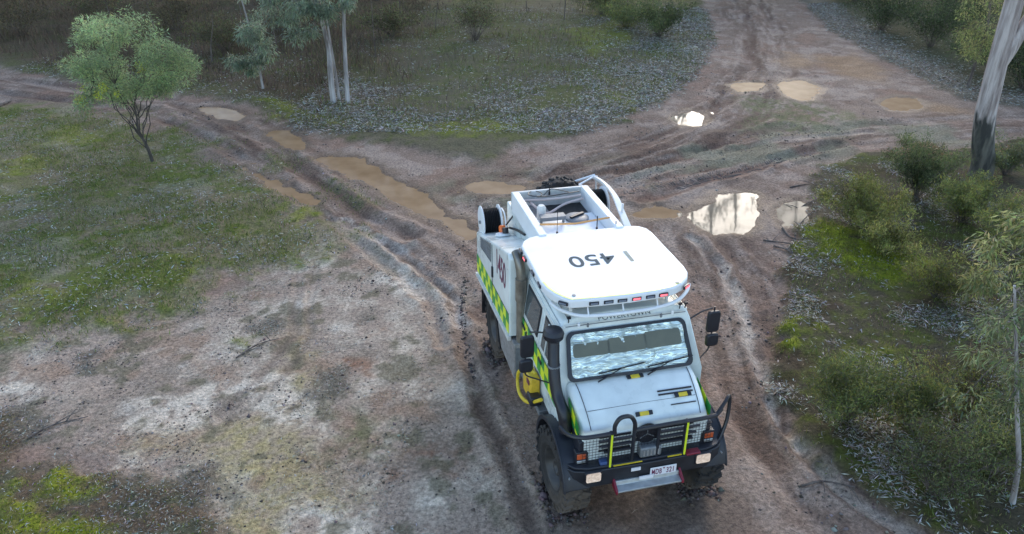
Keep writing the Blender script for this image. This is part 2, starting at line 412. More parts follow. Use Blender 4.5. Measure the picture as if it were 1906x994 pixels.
# water: outline, roughness of the surface, colour
PUDDLES = [
 ('brown', [(-6.03, 22.38), (-5.29, 22.53), (-4.32, 21.80), (-3.47, 20.45), (-2.77, 19.79), (-2.17, 19.01), (-1.83, 18.21), (-1.96, 17.80), (-2.43, 18.00), (-3.00, 18.64), (-3.92, 19.87), (-4.98, 20.97), (-5.72, 21.75)], 0.06),
 ('brown', [(-11.70, 27.79), (-11.02, 27.93), (-10.00, 27.09), (-9.82, 26.29), (-10.51, 26.55)], 0.08),
 ('brown', [(-8.37, 24.86), (-7.81, 25.04), (-6.90, 23.89), (-6.86, 23.14), (-7.47, 23.62)], 0.08),
 ('brown', [(-8.19, 21.56), (-7.11, 20.62), (-6.16, 19.71), (-5.30, 18.90), (-5.51, 18.68), (-6.55, 19.63), (-7.66, 20.80)], 0.06),
 ('clear', [(4.69, 17.93), (5.25, 18.57), (5.88, 19.35), (6.68, 19.35), (6.58, 18.64), (6.17, 17.46), (5.58, 16.98), (4.93, 17.04)], 0.03),
 ('clear', [(5.91, 26.55), (6.65, 27.51), (7.07, 26.89), (6.77, 25.90), (6.04, 25.78)], 0.03),
 ('brown', [(9.17, 31.19), (10.51, 31.73), (10.11, 30.51), (9.14, 30.09)], 0.22),
 ('brown', [(11.14, 31.37), (12.28, 32.00), (12.53, 30.68), (11.82, 29.29), (11.10, 29.13)], 0.25),
 ('brown', [(14.23, 28.60), (15.12, 29.29), (15.83, 29.13), (15.54, 28.08), (14.73, 27.44), (14.12, 27.65)], 0.30),
 ('brown', [(3.24, 18.07), (3.67, 18.42), (4.26, 18.24), (4.18, 17.83), (3.43, 17.80)], 0.4),
 ('clear', [(7.11, 18.42), (7.72, 18.97), (7.98, 18.75), (7.51, 17.56), (7.03, 17.30), (6.96, 17.86)], 0.05),
 ('brown', [(-1.85, 17.80), (-1.31, 17.56), (-0.87, 16.95), (-1.04, 16.58), (-1.52, 17.04)], 0.14),
 ('brown', [(-1.30, 19.95), (-0.51, 20.28), (0.34, 19.99), (0.11, 19.55), (-0.72, 19.55)], 0.16),
]
def smooth_poly(P, n=5):
    Q = [Vector((a, b, 0)) for a, b in P]; out = []; N = len(Q)
    for i in range(N):
        a, b, c, d = Q[i - 1], Q[i], Q[(i + 1) % N], Q[(i + 2) % N]
        for k in range(n):
            t = k / n; v = 0.5 * ((2 * b) + (-a + c) * t + (2 * a - 5 * b + 4 * c - d) * t * t + (-a + 3 * b - 3 * c + d) * t ** 3)
            out.append((v.x, v.y))
    return out
PUDDLES = [(k, smooth_poly(p), r) for k, p, r in PUDDLES]
WATER_Z = -0.03
# single wheel ruts: line, half width, depth, colour, strength
RUTS = [
 ([(-4.30, 17.53), (-3.00, 16.19), (-1.96, 14.83), (-1.34, 13.76), (-1.00, 12.50), (-0.79, 11.23), (-0.43, 9.86), (-0.02, 8.71), (0.24, 7.64), (0.33, 6.90)], .13, .045, (0.10, 0.075, 0.062), .7),
 ([(-5.75, 18.94), (-4.18, 16.95), (-2.70, 14.96), (-1.72, 13.53), (-1.25, 11.93)], .16, .035, (0.31, 0.285, 0.265), .6),
 ([(-4.89, 15.49), (-4.54, 13.53), (-4.21, 12.30), (-4.37, 11.23), (-4.63, 10.36), (-4.70, 9.86), (-4.95, 9.46)], .09, .014, (0.135, 0.11, 0.10), .5),
 ([(-4.46, 15.22), (-4.24, 13.53), (-3.90, 12.11), (-4.04, 10.90), (-4.34, 10.00), (-4.61, 9.46)], .08, .012, (0.14, 0.12, 0.105), .45),
 ([(4.37, 16.64), (4.75, 14.96), (4.67, 12.90), (4.43, 11.07), (4.38, 9.72), (4.51, 8.71), (4.93, 7.84), (5.42, 7.26)], .12, .04, (0.36, 0.335, 0.315), .75),
 ([(5.10, 16.64), (5.27, 14.46), (4.93, 12.30), (4.58, 10.90), (4.51, 9.59)], .22, .05, (0.13, 0.098, 0.085), .6),
 ([(3.61, 18.94), (5.20, 20.20), (6.84, 21.15), (8.71, 22.48), (10.67, 23.62)], .25, .06, (0.105, 0.066, 0.056), .75),
 ([(1.64, 19.99), (3.16, 21.15), (5.13, 22.23), (7.34, 24.34), (9.52, 25.53)], .28, .05, (0.115, 0.075, 0.062), .65),
 ([(0.74, 20.62), (2.43, 21.99), (4.34, 23.62), (6.40, 25.84), (8.95, 29.77), (11.34, 35.96), (14.29, 47.59)], .30, .05, (0.12, 0.085, 0.072), .6),
 ([(2.68, 19.79), (4.44, 21.15), (6.58, 22.73), (9.09, 24.17), (12.27, 24.92)], .16, .03, (0.30, 0.27, 0.25), .55),
 ([(-12.76, 28.23), (-10.22, 26.16), (-8.01, 23.78), (-5.85, 20.62), (-4.13, 18.10), (-2.54, 16.64)], .28, .06, (0.095, 0.068, 0.058), .7),
 ([(-12.33, 26.16), (-9.78, 23.78), (-7.85, 21.52), (-5.72, 18.82)], .22, .05, (0.11, 0.078, 0.066), .6),
 ([(-22.30, 32.84), (-18.30, 30.59), (-15.19, 29.53)], .3, .04, (0.24, 0.205, 0.19), .6), ([(-22.26, 30.59), (-17.34, 28.75), (-13.48, 27.51)], .25, .05, (0.10, 0.07, 0.06), .65),
]
KHAKI = [[(-4.52, 9.46), (-3.85, 9.86), (-2.77, 8.95), (-2.16, 7.84), (-2.34, 6.90), (-3.82, 6.90), (-4.44, 8.48)], [(-4.41, 12.50), (-4.07, 12.59), (-3.72, 11.57), (-3.51, 10.29), (-3.86, 10.59)], [(-5.96, 9.20), (-4.78, 9.46), (-4.73, 8.83), (-5.72, 8.83)]]
RUST = [[(-1.34, 8.83), (-0.78, 8.98), (-0.50, 8.62), (-0.90, 8.35)], [(-1.86, 8.44), (-1.46, 8.51), (-1.49, 8.13)], [(-3.10, 11.43), (-2.49, 11.37), (-2.51, 10.90), (-2.97, 11.07)], [(-3.24, 12.69), (-2.30, 12.90), (-1.99, 12.11), (-2.68, 11.93)]]
WHITE = [[(-6.57, 9.86), (-5.32, 10.47), (-5.16, 9.66), (-6.24, 9.43)], [(-6.55, 8.69), (-5.39, 8.83), (-4.96, 8.48), (-5.93, 8.24)], [(-4.85, 10.47), (-4.10, 10.78), (-4.09, 10.22)], [(-3.93, 10.32), (-3.56, 10.12), (-2.99, 9.59), (-2.05, 8.35), (-2.16, 8.32), (-3.14, 9.46), (-3.72, 9.86)],
         [(-2.22, 12.69), (-1.48, 12.21), (-1.54, 10.26), (-2.46, 10.56), (-2.52, 11.57)], [(-1.29, 8.35), (-0.72, 8.26), (-0.78, 7.79), (-1.33, 7.92)], [(-9.60, 11.40), (-9.09, 11.54), (-8.24, 10.47), (-8.88, 10.22)], [(-3.00, 7.84), (-1.91, 7.74), (-1.65, 6.99), (-2.78, 6.99)], [(-5.15, 15.77), (-4.39, 16.05), (-4.28, 14.96), (-4.82, 14.96)], [(-3.40, 15.49), (-2.34, 14.96), (-1.49, 13.53), (-1.89, 13.10), (-2.95, 14.22)]]
LITTER_SPOTS = [[(-5.55, 12.90), (-4.63, 13.10), (-4.34, 12.40), (-5.22, 12.21)], [(-3.19, 13.00), (-2.49, 13.10), (-2.47, 12.59), (-3.00, 12.53)], [(-3.39, 10.98), (-3.02, 11.03), (-2.91, 10.51), (-3.24, 10.51)], [(-8.11, 11.57), (-7.76, 11.57), (-7.56, 11.07), (-7.85, 11.07)], [(-8.53, 9.79), (-7.77, 9.86), (-7.32, 9.20), (-8.01, 9.08)], [(-6.07, 8.37), (-4.52, 8.48), (-3.92, 6.99), (-5.34, 6.99)], [(-7.17, 9.08), (-6.54, 8.83), (-6.59, 8.60), (-7.05, 8.71)]]
GREEN_SPOTS = [[(-5.65, 20.41), (-4.63, 19.99), (-3.45, 18.71), (-3.57, 18.10), (-4.48, 18.46), (-5.26, 19.39)], [(-7.71, 22.73), (-6.50, 21.99), (-6.27, 21.06), (-7.20, 21.52)], [(-2.78, 9.86), (-2.27, 9.46), (-2.23, 8.71), (-2.63, 9.08)], [(8.84, 29.37), (11.75, 28.60), (12.68, 26.82), (11.06, 24.63), (8.31, 25.22)]]
BROWN_FILM = [[(14.07, 36.54), (16.48, 36.77), (16.98, 33.83), (15.59, 31.73), (14.13, 32.65)], [(15.79, 28.60), (17.15, 27.86), (16.79, 26.82), (15.26, 27.30)], [(13.42, 37.73), (14.38, 35.96), (13.14, 33.83), (12.43, 35.41)]]
DAMP_SHADE_FRONT = [(0.69, 8.26), (3.00, 8.37), (3.20, 7.64), (3.09, 6.73), (0.05, 6.73)]  # damp mud, partly the truck's shadow painted into the soil colour
TRUCK_XY = (1.625, 8.313); TRUCK_RZ = math.radians(-90 + 13.5645)

def masks(x, y):
    """plan masks used for height, colour and for what grows or lies where"""
    m = {}
    w1 = fbm(x, y, 0.55, 4, 3) - 0.5; w2 = fbm(x, y, 2.6, 4, 5) - 0.5
    ed = w1 * 1.1 + w2 * 0.9
    bt = poly_sd(x, y, BANK_TOP, 12); btr = poly_sd(x, y, BANK_TOP_RIGHT, 12); br = poly_sd(x, y, BANK_RIGHT, 8)
    me = poly_sd(x, y, MEADOW, 8); mc = poly_sd(x, y, MOSS_CORNER, 4); cl = poly_sd(x, y, CLAY, 6)
    m['bt_d'] = bt; m['br_d'] = br; m['btr_d'] = btr; m['me_d'] = me
    m['bank_top'] = sstep(0.35, -0.35, bt + ed * 0.9); m['bank_tr'] = sstep(0.35, -0.35, btr + ed * 0.9)
    m['bank_right'] = sstep(0.2, -0.2, br + ed * 0.7); m['meadow'] = sstep(0.9, -0.9, me + ed * 2.4)
    m['corner'] = sstep(0.3, -0.3, mc + ed * 0.8); m['clay'] = sstep(0.6, -0.6, cl + ed * 1.4)
    mo = np.zeros_like(x)
    for pi_, p in enumerate(MOSSES):
        mo = np.maximum(mo, (1.0 if pi_ in (0, 1, 3, 4) else .5) * sstep(0.22, -0.28, poly_sd(x, y, p, 3) + ed * 1.1))
    m['moss'] = mo
    pd = np.full(x.shape, 3.0); pdr = pd.copy()
    for k, p, r in PUDDLES:
        d = poly_sd(x, y, p, 3)
        pd = np.minimum(pd, d)
    m['puddle'] = pd + w2 * 0.45 + w1 * 0.30
    m['veg'] = np.clip(m['bank_top'] + m['bank_tr'] + m['bank_right'] + m['meadow'] + m['corner'], 0, 1)
    tr = []
    for L, w in ((TRACK_LEFT, 1.9), (TRACK_RIGHT, 2.3), (TRACK_FAR, 2.4), (TRACK_NEAR, 1.5)):
        d, s = line_sd(x, y, L, 6)
        tr.append((d, s, sstep(w, w * 0.4, np.abs(d + w1 * 1.2))))
    m['tracks'] = tr
    m['w1'] = w1; m['w2'] = w2; m['w3'] = fbm(x, y, 3.2, 3, 8)
    for key, polys, soft in (('khaki', KHAKI, .5), ('rust', RUST, .3), ('white', WHITE, .25), ('spots', LITTER_SPOTS, .2), ('green', GREEN_SPOTS, .5), ('film', BROWN_FILM, .6)):
        v = np.zeros_like(x)
        for p in polys: v = np.maximum(v, sstep(soft, -soft, poly_sd(x, y, p, 3) + ed * (1.0 if key != 'white' else 1.3)))
        m[key] = v
    return m

def height(x, y, m=None):
    if m is None: m = masks(x, y)
    h = 0.04 * (fbm(x, y, 0.35, 3, 21) - 0.5)
    h = h + 0.10 * m['bank_top'] + 0.10 * m['bank_right'] + 0.10 * m['bank_tr'] + 0.05 * m['meadow'] + 0.05 * m['corner']
    h = h + (0.05 + 0.05 * m['veg']) * (fbm(x, y, 2.2, 4, 31) - 0.5)
    for (d, s, k), g in zip(m['tracks'], (0.85, 0.9, 0.9, 0.8)):
        rut = np.exp(-((np.abs(d + m['w1'] * 0.5) - g) / 0.26) ** 2)
        st = fbm(d * 2.6, s * 0.30, 1.0, 4, 41)
        ch = fbm(x, y, 5.5, 3, 43)
        h = h + k * (1 - m['veg']) * (-0.055 * rut + 0.10 * (st - 0.5) + 0.045 * (ch - 0.5))
    for L, w, dp, col, st in RUTS:
        d, s = line_sd(x, y, L, 2)
        q = np.abs(d + m['w2'] * .22) / w
        h = h + (1 - .7 * m['veg']) * 1.5 * dp * (-np.exp(-q * q) + .65 * np.exp(-((q - 1.7) / .55) ** 2) * (0.3 + 1.4 * m['w3']))
    h = h + 0.10 * m['moss'] * fbm(x, y, 3.0, 3, 51) * 0.7
    p = m['puddle']
    lo = np.clip(h, -0.015, None)
    h = np.where(p < 1.0, h + (lo - h) * sstep(1.0, 0.25, p), h)      # a firm shore round each puddle
    h = h * sstep(-0.02, 0.30, p) + (WATER_Z + np.clip(p, -0.5, 0.3) * 0.22) * (1 - sstep(-0.02, 0.30, p))
    return h

def mixc(c, col, k):
    return c + (np.array(col)[None, :] - c) * k[:, None]

def ground_colour(x, y, m):
    n1 = fbm(x, y, 0.45, 4, 61); n2 = fbm(x, y, 1.3, 5, 62); n3 = fbm(x, y, 4.0, 4, 63); n4 = fbm(x, y, 9.0, 3, 64); n5 = fbm(x, y, 0.9, 4, 65)
    c = np.zeros((len(x), 3)); c[:] = (0.190, 0.154, 0.140)
    c = mixc(c, (0.27, 0.236, 0.225), sstep(0.46, 0.64, n2) * 0.8)
    c = mixc(c, (0.130, 0.098, 0.085), sstep(0.52, 0.68, n3 * 0.6 + n5 * 0.4) * 0.7)
    c = mixc(c, (0.225, 0.155, 0.130), sstep(0.55, 0.70, n5) * 0.5)
    # churned streaks along the wheel tracks
    for d, s, k in m['tracks']:
        st = fbm(d * 2.6, s * 0.30, 1.0, 4, 41)
        st2 = fbm(d * 5.0, s * 0.55, 1.0, 4, 47)
        c = mixc(c, (0.085, 0.058, 0.050), k * sstep(0.50, 0.36, st) * 0.75)
        c = mixc(c, (0.30, 0.265, 0.25), k * sstep(0.56, 0.68, st2) * 0.5)
        c = mixc(c, (0.105, 0.075, 0.062), k * sstep(0.46, 0.34, st2) * 0.55)
    # pale dried clay flat with stains
    k = m['clay']; g1 = n4 * .5 + n3 * .5; g2 = fbm(x, y, 14.0, 3, 68)
    c = mixc(c, (0.29, 0.255, 0.235), k * 0.9)
    c = mixc(c, (0.375, 0.355, 0.33), k * sstep(0.45, 0.60, n2 * .5 + g1 * .5) * .85)
    c = mixc(c, (0.185, 0.165, 0.150), k * sstep(0.52, 0.62, g1 * .6 + n5 * .4) * 0.8)
    c = mixc(c, (0.30, 0.275, 0.165), k * m['khaki'] * (.35 + .65 * sstep(.40, .58, g1)))
    c = mixc(c, (0.47, 0.455, 0.43), np.clip(k + .3, 0, 1) * m['white'] * sstep(.30, .52, g1) * .95)
    c = mixc(c, (0.44, 0.43, 0.42), k * sstep(.58, .70, n2 * .55 + g1 * .45) * .8)
    c = mixc(c, (0.205, 0.115, 0.080), m['rust'] * sstep(.38, .58, g1) * .85)
    c = mixc(c, (0.225, 0.165, 0.13), k * sstep(0.58, 0.70, fbm(x, y, 1.1, 4, 66)) * 0.6)
    c = mixc(c, (0.115, 0.115, 0.085), k * sstep(0.58, 0.68, fbm(x, y, 2.4, 4, 67)) * 0.75)
    c = mixc(c, (0.13, 0.13, 0.12), m['spots'] * .8)
    c = mixc(c, (0.105, 0.125, 0.065), m['green'] * sstep(.38, .56, g1) * .8 * (1 - m['veg']))
    c = mixc(c, (0.235, 0.165, 0.110), m['film'] * .8)
    c = c * (0.90 + 0.34 * (g2 - 0.35))[:, None]
    for L, w, a in ((PALE_RUT, 0.30, 0.9), (PALE_RIDGE, 0.17, 0.8)):
        d, s = line_sd(x, y, L, 3)
        c = mixc(c, (0.40, 0.385, 0.38), sstep(w, w * 0.3, np.abs(d + m['w2'] * 0.35)) * a * sstep(0.30, 0.5, n3))
    for L, w, dp, col, st in RUTS:
        d, s = line_sd(x, y, L, 2)
        c = mixc(c, col, sstep(w * 1.5, w * .4, np.abs(d + m['w2'] * .22)) * st * sstep(.30, .50, fbm(d * 4, s * .9, 1.0, 3, 55)))
    # meadow: thin grass, bare soil and litter
    k = m['meadow']
    c = mixc(c, (0.135, 0.135, 0.075), k * (0.55 + 0.45 * sstep(0.40, 0.6, n2)))
    c = mixc(c, (0.085, 0.120, 0.022), k * sstep(0.44, 0.58, n1 * 0.5 + n3 * 0.5) * 0.9)
    c = mixc(c, (0.20, 0.20, 0.16), k * sstep(0.56, 0.68, n5) * 0.6)
    # forest floor on the far bank: litter near the road, brown under the trees
    k = m['bank_top']
    c = mixc(c, (0.088, 0.088, 0.062), k)
    c = mixc(c, (0.070, 0.088, 0.025), k * sstep(0.48, 0.60, n1 * 0.6 + n3 * 0.4) * 0.75)
    br = k * sstep(np.where(x < -7, .2, -1.5), np.where(x < -7, -2.0, -6.0), m['bt_d'] + 2.5 * (n1 - 0.5)) * sstep(-2.0, -9.0, x + 3 * (n1 - 0.5))
    c = mixc(c, (0.075, 0.058, 0.042), br * 0.85)
    c = mixc(c, (0.060, 0.065, 0.030), br * sstep(0.52, 0.64, n2) * 0.7)
    k = m['bank_tr']
    c = mixc(c, (0.045, 0.052, 0.028), k)
    c = mixc(c, (0.13, 0.125, 0.11), k * sstep(-2.2, -0.2, m['btr_d'] + n2))
    k = m['bank_right']
    c = mixc(c, (0.055, 0.052, 0.036), k)
    c = mixc(c, (0.060, 0.078, 0.016), k * sstep(0.48, 0.60, n1 * 0.5 + n3 * 0.5) * 0.85)
    c = mixc(c, (0.045, 0.032, 0.022), k * sstep(0.56, 0.68, n5) * 0.7)
    k = m['corner']
    c = mixc(c, (0.095, 0.075, 0.055), k)
    c = mixc(c, (0.075, 0.080, 0.055), k * sstep(0.5, 0.62, n3))
    c = mixc(c, (0.165, 0.205, 0.018), m['moss'] * (0.45 + 0.55 * sstep(0.36, 0.55, n3)))
    # sparse green film on the middle of the right-hand crossing
    c = mixc(c, (0.15, 0.165, 0.13), m['tracks'][1][2] * (1 - m['veg']) * sstep(0.50, 0.64, n1) * 0.7)
    # wet rims round water; damp and painted shadow ahead of the truck
    p = m['puddle']
    wet = sstep(0.55, 0.02, p + 0.5 * (n3 - 0.5)) * (1 - m['veg'] * 0.6)
    c = mixc(c, (0.095, 0.068, 0.052), wet * 0.8)
    wf = sstep(0.5, -0.5, poly_sd(x, y, DAMP_SHADE_FRONT, 4) + m['w1'] * 1.4)
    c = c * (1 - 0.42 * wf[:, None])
    c = np.where((p < 0.0)[:, None], np.array([(0.19, 0.125, 0.07)]), c)
    wetness = np.clip(wet + 0.6 * wf + 0.35 * (1 - m['veg']) * sstep(0.5, 0.36, n5) * (1 - m['clay']), 0, 1)
    c = c * np.array([[1.36, 1.17, 0.97]])
    return np.clip(c, 0.01, 0.9), wetness

def axis(parts):
    a = [parts[0][0]]
    for (s, e, d) in parts:
        n = max(1, int(round((e - s) / d)))
        a += list(np.linspace(s, e, n + 1)[1:])
    return a
def geo(start, step, end, sign):
    o = []; v = start
    while abs(v) < end:
        step *= 1.35; v = v + sign * step; o.append(v)
    return o
gx = axis([(-36, -20, .24), (-20, -9, .11), (-9, 9, .055), (9, 20, .11), (20, 36, .24)])
gy = axis([(5.6, 14, .055), (14, 24, .085), (24, 36, .13), (36, 58, .24)])
gx = geo(-36, .3, 900, -1)[::-1] + gx + geo(36, .3, 900, 1)
gy = geo(5.6, .1, 500, -1)[::-1] + gy + geo(58, .3, 1500, 1)
gx = np.array(gx); gy = np.array(gy)
GX, GY = np.meshgrid(gx, gy)
X = GX.ravel(); Y = GY.ravel()
MS = masks(X, Y)
Z = height(X, Y, MS)
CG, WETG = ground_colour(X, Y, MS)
nx, ny = len(gx), len(gy)
idx = np.arange(nx * ny).reshape(ny, nx)
quads = np.stack([idx[:-1, :-1], idx[:-1, 1:], idx[1:, 1:], idx[1:, :-1]], -1).reshape(-1, 4)

def np_mesh(name, V, F, tint=None, smooth=False):
    """mesh from numpy arrays; F is (n,4) or (n,3)"""
    me = bpy.data.meshes.new(name)
    k = F.shape[1]
    me.vertices.add(len(V)); me.vertices.foreach_set('co', np.ascontiguousarray(V, np.float32).ravel())
    me.loops.add(F.size); me.loops.foreach_set('vertex_index', np.ascontiguousarray(F, np.int32).ravel())
    me.polygons.add(len(F)); me.polygons.foreach_set('loop_start', np.arange(0, F.size, k, dtype=np.int32))
    if tint is not None:
        a = me.attributes.new('tint', 'FLOAT_COLOR', 'POINT')
        a.data.foreach_set('color', np.ascontiguousarray(np.c_[tint, np.ones(len(tint))], np.float32).ravel())
    me.update(calc_edges=True)
    if smooth: me.polygons.foreach_set('use_smooth', np.ones(len(F), bool))
    return me

def ground_mat():
    m, nt, out = new_mat('forest_track_soil')
    N, L = nt.nodes, nt.links
    b = N.new('ShaderNodeBsdfPrincipled')
    at = N.new('ShaderNodeAttribute'); at.attribute_name = 'tint'
    aw = N.new('ShaderNodeAttribute'); aw.attribute_name = 'wet'
    tc = N.new('ShaderNodeTexCoord')
    def noise(sc, det, rough=0.6):
        n = N.new('ShaderNodeTexNoise'); n.inputs['Scale'].default_value = sc; n.inputs['Detail'].default_value = det; n.inputs['Roughness'].default_value = rough
        L.new(tc.outputs['Object'], n.inputs['Vector']); return n
    nA = noise(16, 6, .65); nB = noise(60, 4, .7); nC = noise(5, 5)
    def rng(src, a, b2, lo, hi):
        r = N.new('ShaderNodeMapRange'); r.inputs[1].default_value = a; r.inputs[2].default_value = b2; r.inputs[3].default_value = lo; r.inputs[4].default_value = hi
        L.new(src, r.inputs[0]); return r.outputs[0]
    k = N.new('ShaderNodeMath'); k.operation = 'MULTIPLY'
    L.new(rng(nA.outputs['Fac'], .3, .7, .48, 1.48), k.inputs[0]); L.new(rng(nB.outputs['Fac'], .3, .7, .62, 1.36), k.inputs[1])
    mx = N.new('ShaderNodeMix'); mx.data_type = 'RGBA'; mx.blend_type = 'MULTIPLY'; mx.inputs[0].default_value = 1
    L.new(at.outputs['Color'], mx.inputs[6]); L.new(k.outputs[0], mx.inputs[7])
    # dark crumbs
    v = N.new('ShaderNodeTexVoronoi'); v.inputs['Scale'].default_value = 9; v.inputs['Randomness'].default_value = 1
    L.new(tc.outputs['Object'], v.inputs['Vector'])
    ml = N.new('ShaderNodeMath'); ml.operation = 'MULTIPLY'
    L.new(rng(v.outputs['Distance'], .10, .24, 1, 0), ml.inputs[0]); L.new(rng(nC.outputs['Fac'], .48, .62, 0, .42), ml.inputs[1])
    mx2 = N.new('ShaderNodeMix'); mx2.data_type = 'RGBA'
    L.new(ml.outputs[0], mx2.inputs[0]); L.new(mx.outputs[2], mx2.inputs[6]); mx2.inputs[7].default_value = (.06, .045, .038, 1)
    L.new(mx2.outputs[2], b.inputs['Base Color'])
    r = rng(aw.outputs['Fac'], 0, 1, .95, .58)
    L.new(r, b.inputs['Roughness']); b.inputs['Specular IOR Level'].default_value = .2
    ad = N.new('ShaderNodeMath'); ad.operation = 'MULTIPLY_ADD'; ad.inputs[1].default_value = .35
    L.new(nB.outputs['Fac'], ad.inputs[0]); L.new(nA.outputs['Fac'], ad.inputs[2])
    bp = N.new('ShaderNodeBump'); bp.inputs['Strength'].default_value = .75; bp.inputs['Distance'].default_value = .05
    L.new(ad.outputs[0], bp.inputs['Height']); L.new(bp.outputs[0], b.inputs['Normal'])
    L.new(b.outputs[0], out.inputs['Surface'])
    return m
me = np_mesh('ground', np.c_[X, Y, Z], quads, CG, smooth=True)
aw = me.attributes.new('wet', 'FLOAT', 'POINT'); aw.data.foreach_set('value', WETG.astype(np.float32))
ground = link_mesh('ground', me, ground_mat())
tag(ground, 'muddy forest track crossing with mossy, leaf-strewn banks', 'ground', kind='structure')

# ------------------------------------------------------------------ water
def water_mat(name, col, rough, spec):
    m, nt, out = new_mat(name)
    N, L = nt.nodes, nt.links
    tc = N.new('ShaderNodeTexCoord'); n = N.new('ShaderNodeTexNoise'); n.inputs['Scale'].default_value = 1.6; n.inputs['Detail'].default_value = 5
    L.new(tc.outputs['Object'], n.inputs['Vector'])
    cr = N.new('ShaderNodeValToRGB'); cr.color_ramp.elements[0].position = .35; cr.color_ramp.elements[1].position = .65
    cr.color_ramp.elements[0].color = (col[0] * .85, col[1] * .82, col[2] * .8, 1); cr.color_ramp.elements[1].color = (col[0] * 1.1, col[1] * 1.12, col[2] * 1.15, 1)
    L.new(n.outputs['Fac'], cr.inputs[0])
    n2 = N.new('ShaderNodeTexNoise'); n2.inputs['Scale'].default_value = 9
    L.new(tc.outputs['Object'], n2.inputs['Vector'])
    bp = N.new('ShaderNodeBump'); bp.inputs['Strength'].default_value = .03; bp.inputs['Distance'].default_value = .01
    L.new(n2.outputs['Fac'], bp.inputs['Height'])
    # silty water: its own colour under a weak mirror
    df = N.new('ShaderNodeBsdfDiffuse'); L.new(cr.outputs[0], df.inputs['Color'])
    gl = N.new('ShaderNodeBsdfGlossy'); gl.inputs['Roughness'].default_value = rough; L.new(bp.outputs[0], gl.inputs['Normal'])
    fr = N.new('ShaderNodeFresnel'); fr.inputs['IOR'].default_value = spec
    mx = N.new('ShaderNodeMixShader'); L.new(fr.outputs[0], mx.inputs[0]); L.new(df.outputs[0], mx.inputs[1]); L.new(gl.outputs[0], mx.inputs[2]); L.new(mx.outputs[0], out.inputs['Surface'])
    return m
WM = {}
for pi, (kind, poly, rough) in enumerate(PUDDLES):
    key = (kind, rough)
    if key not in WM:
        WM[key] = water_mat('muddy_water' if kind == 'brown' else 'reflecting_puddle_water', (0.31, 0.195, 0.105) if kind == 'brown' else (0.23, 0.185, 0.13), rough, (1.03 if rough > .2 else 1.10) if kind == 'brown' else (1.09 if rough < .04 else 1.05))
    P = np.array(poly); c = P.mean(0); g = 0.12           # a sheet of small cells a little wider than the hollow it fills
    ax = np.arange(P[:, 0].min() - .6, P[:, 0].max() + .6, g); ay = np.arange(P[:, 1].min() - .6, P[:, 1].max() + .6, g)
    AX, AY = np.meshgrid(ax, ay); sd = poly_sd(AX.ravel(), AY.ravel(), poly, 3).reshape(AX.shape)
    ids = np.arange(AX.size).reshape(AX.shape); keep = np.minimum.reduce([sd[:-1, :-1], sd[:-1, 1:], sd[1:, 1:], sd[1:, :-1]]) < .30
    Fq = np.stack([ids[:-1, :-1], ids[:-1, 1:], ids[1:, 1:], ids[1:, :-1]], -1)[keep]
    used, inv = np.unique(Fq, return_inverse=True)
    V = np.c_[AX.ravel()[used] - c[0], AY.ravel()[used] - c[1], np.zeros(len(used))]
    me = np_mesh('puddle', V, inv.reshape(-1, 4))
    o = link_mesh('puddle', me, WM[key], None, (c[0], c[1], WATER_Z + 0.0016 * (pi % 7)))
    tag(o, 'muddy orange-brown puddle lying in the wheel track' if kind == 'brown' else 'puddle mirroring the bright sky on the muddy crossing', 'puddle', kind='structure')
# ------------------------------------------------------------------ leaves, litter, plants
def unit(v):
    return v / np.maximum(1e-9, np.linalg.norm(v, axis=1))[:, None]

def leaf_mesh(name, P, D, L, Wd, col, Nn=None, bend=0.0):
    """one four-cornered leaf per point: P base, D direction, L length, Wd width"""
    n = len(P); D = unit(D)
    if Nn is None: Nn = RNG.normal(size=(n, 3))
    S = unit(np.cross(D, Nn)); U = np.cross(S, D)
    L = np.broadcast_to(L, n)[:, None]; Wd = np.broadcast_to(Wd, n)[:, None]
    mid = P + D * L * 0.45 + U * L * bend
    V = np.stack([P, mid + S * Wd * .5, P + D * L, mid - S * Wd * .5], 1).reshape(-1, 3)
    F = np.arange(4 * n).reshape(n, 4)
    return np_mesh(name, V, F, np.repeat(col, 4, axis=0))

def pick_cols(n, cols, weights, jit=0.25):
    w = np.array(weights, float); w /= w.sum()
    k = RNG.choice(len(cols), n, p=w)
    c = np.array(cols)[k] * (1 + jit * RNG.normal(size=(n, 1))) * (1 + 0.08 * RNG.normal(size=(n, 3)))
    return np.clip(c, 0.008, 0.85)

def scatter(n, x0, x1, y0, y1, prob):
    """n candidate points in a plan rectangle, kept with probability prob(x, y, masks)"""
    x = RNG.uniform(x0, x1, n); y = RNG.uniform(y0, y1, n)
    m = masks(x, y); p = prob(x, y, m)
    k = (RNG.uniform(size=n) < p) & (m['puddle'] > 0.02)
    x = x[k]; y = y[k]; m2 = {a: (b[k] if isinstance(b, np.ndarray) else None) for a, b in m.items()}
    m2['tracks'] = [(d[k], s[k], q[k]) for d, s, q in m['tracks']]
    return np.c_[x, y, height(x, y, m2)]

